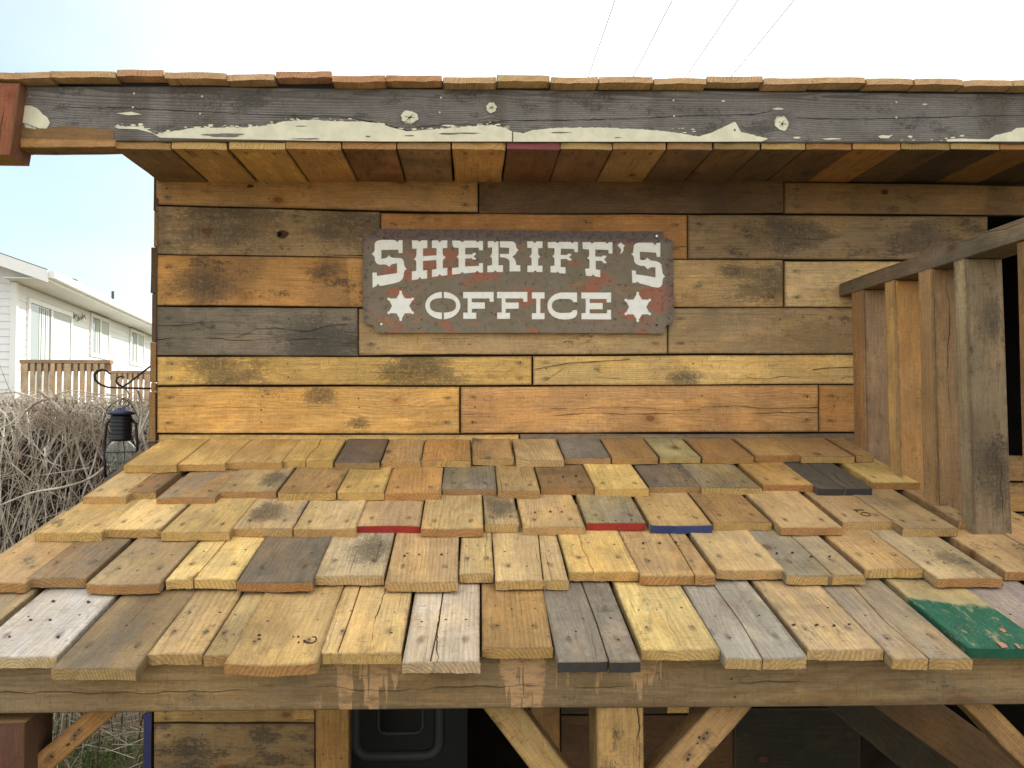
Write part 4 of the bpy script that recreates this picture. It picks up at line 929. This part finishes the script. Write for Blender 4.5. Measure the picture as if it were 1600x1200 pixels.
for i in range(6):
    a = 650 + i * 6; pr_ += [(.030, zl_(a)), (.032, zl_(a + 2)), (.030, zl_(a + 5))]
pr_ += [(.033, zl_(687)), (.020, zl_(689))]
mb.lathe(pr_, (cl.x, YL, 0), 24); mb.build('chimney', BLK, lan, True)
mb = MB(); mb.lathe([(.022, zl_(689)), (.036, zl_(696)), (.043, zl_(706)), (.043, zl_(716)), (.034, zl_(728)), (.022, zl_(735))], (cl.x, YL, 0), 28); mb.build('globe', GLASS, lan, True)
mb = MB(); mb.lathe([(.022, zl_(735)), (.03, zl_(737)), (.034, zl_(744)), (.046, zl_(747)), (.048, zl_(764)), (.046, zl_(768)), (0, zl_(768))], (cl.x, YL, 0), 28); mb.build('fuel_tank', BLK, lan, True)
for sx in (-1, 1):
    mb = MB(); pts = [(cl.x + sx * .030, YL, zl_(655)), (cl.x + sx * .044, YL, zl_(662)), (cl.x + sx * .049, YL, zl_(690)), (cl.x + sx * .048, YL, zl_(725)), (cl.x + sx * .044, YL, zl_(750))]
    mb.tube(pts, .0045, 8); mb.build('side_tube', BLK, lan, True)
mb = MB()
for zc_, rr_ in ((706, .0455), (722, .041)):
    mb.tube([(cl.x + rr_ * math.cos(a / 16 * 2 * math.pi), YL + rr_ * math.sin(a / 16 * 2 * math.pi), zl_(zc_)) for a in range(16)], .0011, 5, closed=True)
for k in range(4):
    a = k * math.pi / 2 + .6
    mb.tube([(cl.x + rr_ * math.cos(a), YL + rr_ * math.sin(a), zl_(z_)) for z_, rr_ in ((689, .03), (698, .043), (712, .047), (726, .04), (736, .03))], .0011, 5)
mb.build('globe_guard', BLK, lan, True)
mb = MB()
mb.tube([(cl.x - .044, YL, zl_(668)), (cl.x - .056, YL, zl_(660)), (cl.x - .04, YL, zl_(636)), (cl.x - .012, YL, zl_(626)), (cl.x + .008, YL, zl_(622)), (cl.x + .03, YL, zl_(632)), (cl.x + .054, YL, zl_(655)), (cl.x + .044, YL, zl_(668))], .0012, 5)
mb.tube([(cl.x + .008 + .014 * math.cos(a), YL, zl_(630) + .012 * math.sin(a)) for a in [i * .5236 for i in range(12)]], .0014, 5, closed=True)
mb.build('bail', NAIL, lan, True)
hook = thing('scroll_hook', 'black wrought iron scroll bracket fixed to the left side of the playhouse', 'bracket', tuple(P(238, 607, YL)))
def pl_(pts, dY=0): return [P(x, y, YL + dY) for x, y in pts]
mb = MB(); mb.tube(pl_([(238, 607), (210, 606.5), (185, 606), (168, 605), (157, 601), (149, 594), (147.5, 586), (152, 580), (160, 577.5), (167, 580), (173, 585)]), [.003] * 4 + [.0034, .0042, .0046, .0046, .0038, .003, .0022], 8); mb.build('arm', IRON, hook, True)
mb = MB(); mb.tube(pl_([(238, 570), (225, 580), (212, 590), (202, 598), (192, 604), (185, 601), (182, 596), (183, 590), (189, 588), (195, 589.5)], .004), [.003] * 5 + [.0038, .0038, .0032, .0026, .002], 8); mb.build('stay', IRON, hook, True)
mb = MB(); mb.tube(pl_([(193, 606), (199, 610), (202, 618), (201, 624), (197, 628), (193, 626), (192, 622)], -.002), .0012, 5); mb.build('hanger_wire', NAIL, hook, True)

# ================================================================== dark panel behind the doorway
PNL = plain('dull_grey_plastic', (.10, .108, .105), .5, .4); PNLD = plain('smoked_panel', (.015, .016, .018), .25, .5)
pp = P(620, 1150, 3.0)
panel = thing('moulded_panel', 'dark grey moulded panel with rounded raised frame in the shadow of the doorway', 'panel', (pp.x, 3.0, .06))
def rr_loop(x0, x1, z0, z1, r, Y):
    pts = []
    for (cx, cz, a0) in ((x1 - r, z1 - r, 0), (x0 + r, z1 - r, 90), (x0 + r, z0 + r, 180), (x1 - r, z0 + r, 270)):
        for k in range(5):
            a = math.radians(a0 + k * 22.5); pts.append((cx + r * math.cos(a), Y, cz + r * math.sin(a)))
    return pts
a = P(553, 1186, 3.0); b = P(686, 1186, 3.0)
mb = MB(); mb.box((a.x - .1, 3.02, .06), (b.x + .1, 3.3, 1.25)); mb.build('body', plain('charcoal_plastic', (.035, .037, .037), .5, .3), panel)
mb = MB(); mb.tube(rr_loop(a.x, b.x, a.z, 1.15, .05, 3.02), .02, 6, closed=True); mb.build('raised_frame', PNL, panel, True)
a = P(590, 1150, 3.0); b = P(660, 1150, 3.0)
mb = MB(); mb.tube(rr_loop(a.x, b.x, a.z, 1.1, .03, 3.02), .006, 6, closed=True); mb.build('inner_frame', PNL, panel, True)
mb = MB(); mb.box((a.x + .01, 3.012, a.z + .01), (b.x - .01, 3.02, 1.08)); mb.build('screen', PNLD, panel)

# ================================================================== NEIGHBOUR HOUSE
D2 = Vector((530 - 738, F, 0)).normalized(); N2 = Vector((D2.y, -D2.x, 0)); UP = Vector((0, 0, 1))
C0 = P(22, 640, 13.0); C0.z = 0
zE = P(22, 440, 13.0).z
nh = thing('white_house', 'white clapboard house with long eave and gable end beyond the vine hedge', 'house', tuple(C0))
VIN = plain('white_vinyl', (.76, .77, .78), .5, .3, var=.03); TRIM = plain('white_trim', (.80, .80, .79), .45, .3, var=.02)
SOF = plain('soffit_panels', (.70, .69, .66), .6, .2, var=.03); ASPH = plain('asphalt_shingles', (.16, .15, .14), .9, .1, var=.3, sc=20)
g = G('window_glass_grey'); GL2 = g.fin((.20, .24, .25), .06, None, .6); CURT = plain('curtain_cloth', (.50, .54, .52), .9, .1, var=.05)
def H(s, n, z): return Vector((C0.x, C0.y, 0)) + D2 * s + N2 * n + UP * z
def hbox(mb, s0, s1, n0, n1, z0, z1):
    mb.hexa([H(s0, n0, z0), H(s0, n1, z0), H(s1, n1, z0), H(s1, n0, z0), H(s0, n0, z1), H(s0, n1, z1), H(s1, n1, z1), H(s1, n0, z1)])
LNG = 26.0
mb = MB(); hbox(mb, .02, LNG, -7, -.02, -.2, zE - .01)
ridge = zE + 3.5 * .36
mb.add([H(.02, -.02, zE - .01), H(.02, -7, zE - .01), H(.02, -3.5, ridge - .02)], [(0, 1, 2)])
hw = mb.build('wall', VIN, nh)
z = .3
while z < zE - .05:
    for long_ in (True, False):
        mb = MB(); h = .115
        if long_: pts = [H(.05, 0, z), H(LNG, 0, z), H(LNG, -.02, z), H(.05, -.02, z), H(.05, -.012, z + h), H(LNG, -.012, z + h), H(LNG, -.02, z + h), H(.05, -.02, z + h)]
        else: pts = [H(.0, -.08, z), H(.0, -7, z), H(.02, -7, z), H(.02, -.08, z), H(.012, -.08, z + h), H(.012, -7, z + h), H(.02, -7, z + h), H(.02, -.08, z + h)]
        mb.hexa(pts); mb.build('siding_board', VIN, hw)
    z += .115
while z < ridge - .1:
    hf = (z - zE) / .36; 
    mb = MB(); h = .115
    if -.1 - hf > -6.9 + hf: mb.hexa([H(0, -.1 - hf, z), H(0, -6.9 + hf, z), H(.02, -6.9 + hf, z), H(.02, -.1 - hf, z), H(.012, -.1 - hf - .3, z + h), H(.012, -6.9 + hf + .3, z + h), H(.02, -6.9 + hf + .3, z + h), H(.02, -.1 - hf - .3, z + h)]); mb.build('siding_board', VIN, hw)
    z += .115
mb = MB(); hbox(mb, -.012, .07, -.075, .012, -.1, zE - .012); mb.build('corner_trim', TRIM, nh)
OV = .55; OG = .38
mb = MB()     # roof slopes
th = .04
for (n0, n1) in ((OV, -3.5), (-7 - OV, -3.5)):
    ze = zE + .11; zr_ = ridge + .25
    mb.hexa([H(-OG, n0, ze), H(LNG, n0, ze), H(LNG, n1, zr_), H(-OG, n1, zr_), H(-OG, n0, ze + th), H(LNG, n0, ze + th), H(LNG, n1, zr_ + th), H(-OG, n1, zr_ + th)])
rf = mb.build('roof', ASPH, nh)
mb = MB(); hbox(mb, -OG, LNG, -.05, OV - .02, zE, zE + .012); mb.build('soffit', SOF, rf)
mb = MB(); hbox(mb, -OG + .005, LNG, OV - .02, OV + .005, zE - .02, zE + .14); mb.build('fascia', TRIM, rf)
mb = MB(); hbox(mb, -OG + .01, LNG, OV + .006, OV + .10, zE + .02, zE + .13); mb.build('gutter', TRIM, rf)
mb = MB(); zr_ = ridge + .25
for (n0, n1) in ((OV + .01, -3.5), (-7 - OV, -3.5)):
    mb.hexa([H(-OG - .02, n0, zE - .05), H(-OG, n0, zE - .05), H(-OG, n1, zr_ - .16), H(-OG - .02, n1, zr_ - .16), H(-OG - .02, n0, zE + .13), H(-OG, n0, zE + .13), H(-OG, n1, zr_ + .02), H(-OG - .02, n1, zr_ + .02)])
mb.build('rake_board', TRIM, rf)
mb = MB()
for (n0, n1) in ((OV - .02, -3.5), (-7 - OV, -3.5)):
    z0_ = zE + .085; z1_ = zr_ - .025
    mb.hexa([H(-OG, n0, z0_), H(.1, n0, z0_), H(.1, n1, z1_), H(-OG, n1, z1_), H(-OG, n0, z0_ + .02), H(.1, n0, z0_ + .02), H(.1, n1, z1_ + .02), H(-OG, n1, z1_ + .02)])
mb.build('gable_soffit', SOF, rf)
mb = MB(); mb.hexa([H(-.014, -.08, zE - .05), H(.012, -.08, zE - .05), H(.012, -3.5, ridge - .1), H(-.014, -3.5, ridge - .1), H(-.014, -.08, zE + .2), H(.012, -.08, zE + .2), H(.012, -3.5, ridge + .21), H(-.014, -3.5, ridge + .21)]); mb.build('frieze', VIN, nh)
mb = MB(); o_ = OV - .03; mb.hexa([H(-.016, o_, zE + .014), H(.01, o_, zE + .014), H(.01, -.079, zE + .014), H(-.016, -.079, zE + .014), H(-.016, o_, zE + .12), H(.01, o_, zE + .12), H(.01, -.079, zE + .34), H(-.016, -.079, zE + .34)]); mb.build('eave_return', VIN, nh)
def spx(px):        # distance along the long wall for a photo column
    d = ray(px, 600); d.z = 0; c = Vector((C0.x, C0.y, 0)) - Vector((0, 0, 0))
    # solve (t d - c) . N2 = 0
    tt = c.dot(N2) / d.dot(N2); return (d * tt - c).dot(D2)
def zat(px, py):
    d = ray(px, py); c = Vector((C0.x, C0.y, 0)); dh = Vector((d.x, d.y, 0)); tt = c.dot(N2) / dh.dot(N2); return CAMZ + d.z * tt
def hwin(px0, px1, zt_, zb_, name='window'):
    s0, s1 = spx(px0), spx(px1); f = .07
    mb = MB(); hbox(mb, s0, s0 + f, -.01, .035, zb_, zt_); hbox(mb, s1 - f, s1, -.01, .035, zb_, zt_)
    hbox(mb, s0 + f, s1 - f, -.01, .034, zt_ - f, zt_); hbox(mb, s0 + f, s1 - f, -.01, .034, zb_, zb_ + f); m_ = (s0 + s1) / 2
    hbox(mb, m_ - f * .6, m_ + f * .6, -.01, .03, zb_ + f, zt_ - f)
    wdw = mb.build(name, TRIM, nh)
    for (a, b, mt) in ((s0 + f, m_ - f * .6, GL2), (m_ + f * .6, s1 - f, CURT)):
        mb = MB(); hbox(mb, a, b, .001, .012, zb_ + f, zt_ - f); mb.build('pane', mt, wdw)
        if mt is GL2:
            mb = MB(); w_ = (b - a)
            for q in range(5): hbox(mb, a + w_ * (.45 + q * .1), a + w_ * (.52 + q * .1), .013, .017 + .004 * (q % 2), zb_ + f, zt_ - f - .02)
            mb.build('curtain', CURT, wdw)
hwin(40, 109, zat(41, 464), .95, 'patio_door'); z1 = zat(139, 488); z0 = zat(139, 556)
hwin(139, 168, z1, z0); hwin(201, 223, z1, z0)
hp = MB()
for i, (cx, cz) in enumerate([(112, 495), (119, 499), (125, 496)]):
    p = H(spx(cx), .03, zat(cx, cz)); hp.tube([p - D2 * .12 - UP * .05, p, p + D2 * .10 + UP * .06, p + D2 * .2], [.004, .018, .014, .003], 5)
    hp.tube([p, p + UP * .1 - D2 * .05], [.014, .003], 5)
orn = hp.build('wall_ornament', plain('verdigris_metal', (.25, .24, .2), .6)); tag(orn, 'small metal bird ornament on the white wall right of the patio door', 'ornament')
for (px, py0, py1, dn, wd) in [(112, 452, 436, 1.2, .16), (176, 482, 455, 1.0, .07)]:
    d = ray(px, py0); c = Vector((C0.x, C0.y, 0)); n0 = .55 - dn
    cc = c + N2 * (n0); dh = Vector((d.x, d.y, 0)); tt = cc.dot(N2) / dh.dot(N2); pt = dh * tt; zz = lambda py: CAMZ + ray(px, py).z * tt
    mb = MB()
    if wd > .1: mb.box((pt.x - wd / 2, pt.y - wd / 2, zE + .1), (pt.x + wd / 2, pt.y + wd / 2, zz(py1)))
    else: mb.tube([(pt.x, pt.y, zE + .1), (pt.x, pt.y, zz(py1))], wd / 2, 8)
    mb.build('vent_pipe', plain('vent_dark', (.09, .09, .09), .7), rf)

# deck in front of the house
DKW = WOOD
deck = thing('deck', 'raised wooden deck with tan baluster railing against the white house', 'deck', tuple(P(100, 640, 12.2).xy) + (0,))
def decksec(xa, xb, ytop, Yd, zbot):
    a = P(xa, ytop, Yd); b = P(xb, ytop, Yd); zt_ = a.z
    o = plank('top_rail', deck, (a.x, Yd, zt_ - .05), (b.x, Yd, zt_ - .05), (b.x, Yd, zt_), (a.x, Yd, zt_), .12, (.40, .30, .22), .3, .2, nx=2, ny=2, nails=False)
    plank('bottom_rail', deck, (a.x, Yd + .03, zbot), (b.x, Yd + .03, zbot), (b.x, Yd + .03, zbot + .09), (a.x, Yd + .03, zbot + .09), .04, (.40, .30, .22), .3, .2, nx=2, ny=2)
    plank('upper_rail', deck, (a.x, Yd + .03, zt_ - .16), (b.x, Yd + .03, zt_ - .16), (b.x, Yd + .03, zt_ - .052), (a.x, Yd + .03, zt_ - .052), .04, (.44, .28, .20), .1, .2, nx=2, ny=2)
    x = a.x + .02; k = 0
    while x < b.x - .05:
        wd = .06 if k % 6 else .10; tn = R.choice([(.52, .43, .33), (.47, .38, .29), (.56, .43, .32)])
        plank('baluster', deck, (x + wd, Yd, zbot - .1), (x + wd, Yd, zt_ - .052), (x, Yd, zt_ - .052), (x, Yd, zbot - .1), .028, tn, .3, .2, nx=1, ny=1); x += wd + .032; k += 1
decksec(30, 172, 562, 12.0, 1.42); decksec(171, 262, 579, 15.2, 1.35)
mb = MB(); a = P(30, 600, 12.0); b = P(262, 600, 15.2); mb.box((a.x, 12.05, 1.18), (P(172, 600, 12).x, 15.2, 1.34)); mb.build('platform', plain('deck_floor', (.3, .23, .17), .9), deck)
mb = MB(); mb.box((P(172, 600, 12).x + .02, 15.25, 1.12), (b.x, 18, 1.28)); mb.build('platform', plain('deck_floor_far', (.3, .23, .17), .9), deck)
mb = MB()
for X in (a.x + .1, a.x + .7, P(168, 600, 12).x): mb.box((X, 12.1, -.05), (X + .1, 12.2, 1.18))
mb.build('support_posts', plain('deck_posts', (.3, .23, .17), .9), deck)

# ================================================================== VINE HEDGE
g = G('dry_vine_lit'); t = g.n('TexCoord').outputs['Object']
c = g.mix(g.mr(g.noise(t, 5, 4, .6), .38, .62), (.30, .24, .18), (.60, .54, .45)); c = g.mix(g.mr(g.noise(t, 60, 3), .5, .7, 0, .5), c, (.10, .07, .055))
VINE = g.fin(c, .85, None, .2)  # pale copy of the vine colour for lit outer twigs and stems
g = G('dry_vine_shaded'); t = g.n('TexCoord').outputs['Object']
c = g.mix(g.noise(t, 9, 3), (.055, .036, .026), (.13, .09, .068)); VINE_SHADED = g.fin(c, .9, None, .15)  # dark copy: shade inside the hedge put into the colour
hedge = thing('vine_hedge', 'tangled leafless brown vine hedge behind the left side of the playhouse', 'hedge', (-2.6, 4.3, 0))
HR = random.Random(11)
def topz(X): return 1.60 + .06 * mnoise.noise(Vector((X * 1.7, 2, 0))) + .03 * mnoise.noise(Vector((X * 6, 5, 0)))
def strand(X0, Y0, drop, sway, r0, fw, pts=10):
    z0 = topz(X0) - HR.uniform(0, .12); p = Vector((X0, Y0, z0)); out_ = []
    hx = HR.uniform(-1, 1) * sway; ph = HR.uniform(0, 9)
    for i in range(pts):
        t = i / (pts - 1)
        x = X0 + hx * math.sin(t * 1.5) + .035 * mnoise.noise(Vector((t * 5, ph, 0)))
        y = Y0 - fw * math.sin(min(1, t * 1.3) * math.pi / 2) + .03 * mnoise.noise(Vector((t * 5, ph, 7)))
        z = z0 + .09 * math.sin(min(1, t * 5) * math.pi) * HR.uniform(.2, 1) - drop * max(0, t - .08) ** 1.1
        out_.append((x, y, max(.005, z)))
    return out_
mi = MB(); mo = MB()
for i in range(4200):
    X0 = HR.uniform(-5.2, -.8); Y0 = HR.uniform(4.05, 5.3); r = HR.uniform(.0025, .0075)
    st_ = strand(X0, Y0, HR.uniform(.5, 1.7), HR.uniform(.05, .5), r, HR.uniform(.0, .35)); mi.tube(st_, [r * (1 - .5 * k / 9) for k in range(10)], 3, caps=False)
for i in range(950):
    X0 = HR.uniform(-5.0, -.85); Y0 = HR.uniform(3.85, 4.2); r = HR.choice([.0012, .0015, .0019, .0026, .0036, .0046])
    st_ = strand(X0, Y0, HR.uniform(.3, 1.7), HR.uniform(.1, .7), r, HR.uniform(.1, .35)); mo.tube(st_, [r * (1 - .55 * k / 9) for k in range(10)], 4, caps=False)
for i in range(2300):     # arching tangle along the top
    X0 = HR.uniform(-5.0, -.9); Y0 = HR.uniform(3.75, 4.6); r = HR.uniform(.0009, .0021); L = HR.uniform(.12, .6); a = HR.uniform(0, 6.28); z0 = topz(X0) - HR.uniform(.0, .16); k = HR.uniform(-.12, .10); ph = HR.uniform(0, 9)
    pts = []
    for j in range(8):
        t = j / 7; pts.append((X0 + math.cos(a) * L * (t - .5) + .03 * mnoise.noise(Vector((t * 4, ph, 1))), Y0 + math.sin(a) * L * .5 * (t - .5), z0 + .10 * math.sin(math.pi * t) * HR.uniform(.6, 1) + k * (t - .5) + .02 * mnoise.noise(Vector((t * 4, ph, 4)))))
    mo.tube(pts, [r * (1 - .5 * j / 7) for j in range(8)], 4, caps=False)
for i in range(3600):     # short side twigs, any direction
    X0 = HR.uniform(-5.0, -.9); Y0 = HR.uniform(3.62, 4.1); z0 = HR.uniform(.05, 1.6); r = HR.uniform(.001, .0022); d = Vector((HR.uniform(-1, 1), HR.uniform(-.4, .4), HR.uniform(-1, .6))).normalized() * HR.uniform(.08, .4)
    b = Vector((HR.uniform(-.05, .05), 0, HR.uniform(-.05, .05))); p0 = Vector((X0, Y0, z0))
    mo.tube([p0, p0 + d * .35 + b, p0 + d * .7 + b, p0 + d], [r, r * .9, r * .7, r * .4], 3, caps=False)
tag(mi.build('inner_tangle', VINE_SHADED, hedge), kind='stuff'); tag(mo.build('twig_tangle', VINE, hedge), kind='stuff')
def stem(pts, r, Y=3.72):
    out_ = []
    ps = [P(x, y, Y + (R.uniform(-.03, .03))) for x, y in pts]
    for i in range(len(ps) - 1):
        p0 = ps[max(i - 1, 0)]; p1 = ps[i]; p2 = ps[i + 1]; p3 = ps[min(i + 2, len(ps) - 1)]
        for k in range(4):
            t = k / 4; out_.append(.5 * ((2 * p1) + (p2 - p0) * t + (2 * p0 - 5 * p1 + 4 * p2 - p3) * t * t + (3 * p1 - p0 - 3 * p2 + p3) * t ** 3))
    out_.append(ps[-1]); n = len(out_)
    mb = MB(); mb.tube(out_, [r * (1.15 - .6 * i / n) for i in range(n)], 6); mb.build('stem', VINE, hedge, True)
stem([(170, 725), (140, 748), (100, 761), (50, 770), (0, 790), (-60, 815)], .0055, 3.55)
stem([(60, 610), (95, 640), (115, 675), (125, 710), (137, 745), (150, 780), (160, 830)], .006)
stem([(28, 720), (26, 680), (34, 650), (60, 628), (90, 622)], .0065); stem([(26, 660), (25, 720), (42, 760), (52, 830)], .006)
stem([(52, 815), (60, 780), (56, 730), (50, 690), (46, 660)], .0045); stem([(0, 790), (12, 830), (30, 870), (50, 905)], .0065)
stem([(82, 635), (100, 660), (104, 700), (112, 730)], .005); stem([(0, 745), (20, 735), (22, 700), (15, 660), (0, 640)], .005)
stem([(143, 645), (150, 690), (170, 720), (176, 760)], .0045); stem([(235, 640), (222, 670), (212, 700), (205, 740)], .005); stem([(215, 610), (222, 640), (216, 680)], .004)
stem([(40, 640), (45, 665), (46, 700)], .005); stem([(70, 700), (73, 730), (78, 770), (85, 800)], .0042); stem([(-20, 620), (20, 612), (70, 625), (110, 610), (170, 618), (230, 608)], .0035, 3.9)

# grass at the foot of the hedge
g = G('grass_blades'); t = g.n('TexCoord').outputs['Object']; c = g.mix(g.noise(t, 6, 3), (.045, .10, .02), (.13, .17, .05)); GRS = g.fin(c, .7, None, .25)
mb = MB()
for i in range(9000):
    x = HR.uniform(-4.5, -.95); y = HR.uniform(2.7, 4.1)
    if mnoise.noise(Vector((x * 2.2, y * 2.2, 3))) < -.12: continue
    h = HR.uniform(.03, .11); a = HR.uniform(0, 6.28); w_ = .003; lean = Vector((HR.uniform(-.05, .05), HR.uniform(-.05, .05), 0)); p = Vector((x, y, -.01 + .03 * mnoise.noise(Vector((x * .8, y * .8, 0)))))
    sx = Vector((math.cos(a) * w_, math.sin(a) * w_, 0))
    mb.add([p - sx, p + sx, p + lean * .5 + UP * h * .6 + sx * .7, p + lean * .5 + UP * h * .6 - sx * .7, p + lean + UP * h], [(0, 1, 2, 3), (3, 2, 4)])
tag(mb.build('grass', GRS), 'short green grass at the foot of the vine hedge', 'grass', kind='stuff')

# ================================================================== POWER LINES
CAB = plain('cable_grey', (.66, .67, .69), .6)
names = ['leftmost of the four thin power cables crossing the pale sky', 'second from left of the four thin power cables in the sky', 'third from left of the four thin power cables in the sky', 'rightmost of the four thin power cables crossing the pale sky']
for i, (x0, x1, y1) in enumerate([(962, 918, 122), (1052, 988, 120), (1155, 1072, 118), (1243, 1147, 113)]):
    a = P(x0, 0, 11.0); b = P(x1, y1, 11.0)
    # same height a at the near end; follow the photo's direction in depth
    d = ray(x1, y1); tt = (a.z - CAMZ + .0) / d.z; q = CAM + d * tt
    dv = (q - a).normalized(); p0 = a - dv * 14; pts = []
    for k in range(21):
        t = k / 20; pp_ = p0 + dv * (60 * t); pp_.z -= 0; pts.append(pp_ + Vector((0, 0, .5 * (2 * t - 1) ** 2 - .12)))
    mb = MB(); mb.tube(pts, .0085, 5); o = mb.build('power_cable', CAB); tag(o, names[i], 'cable', 'power cables overhead')
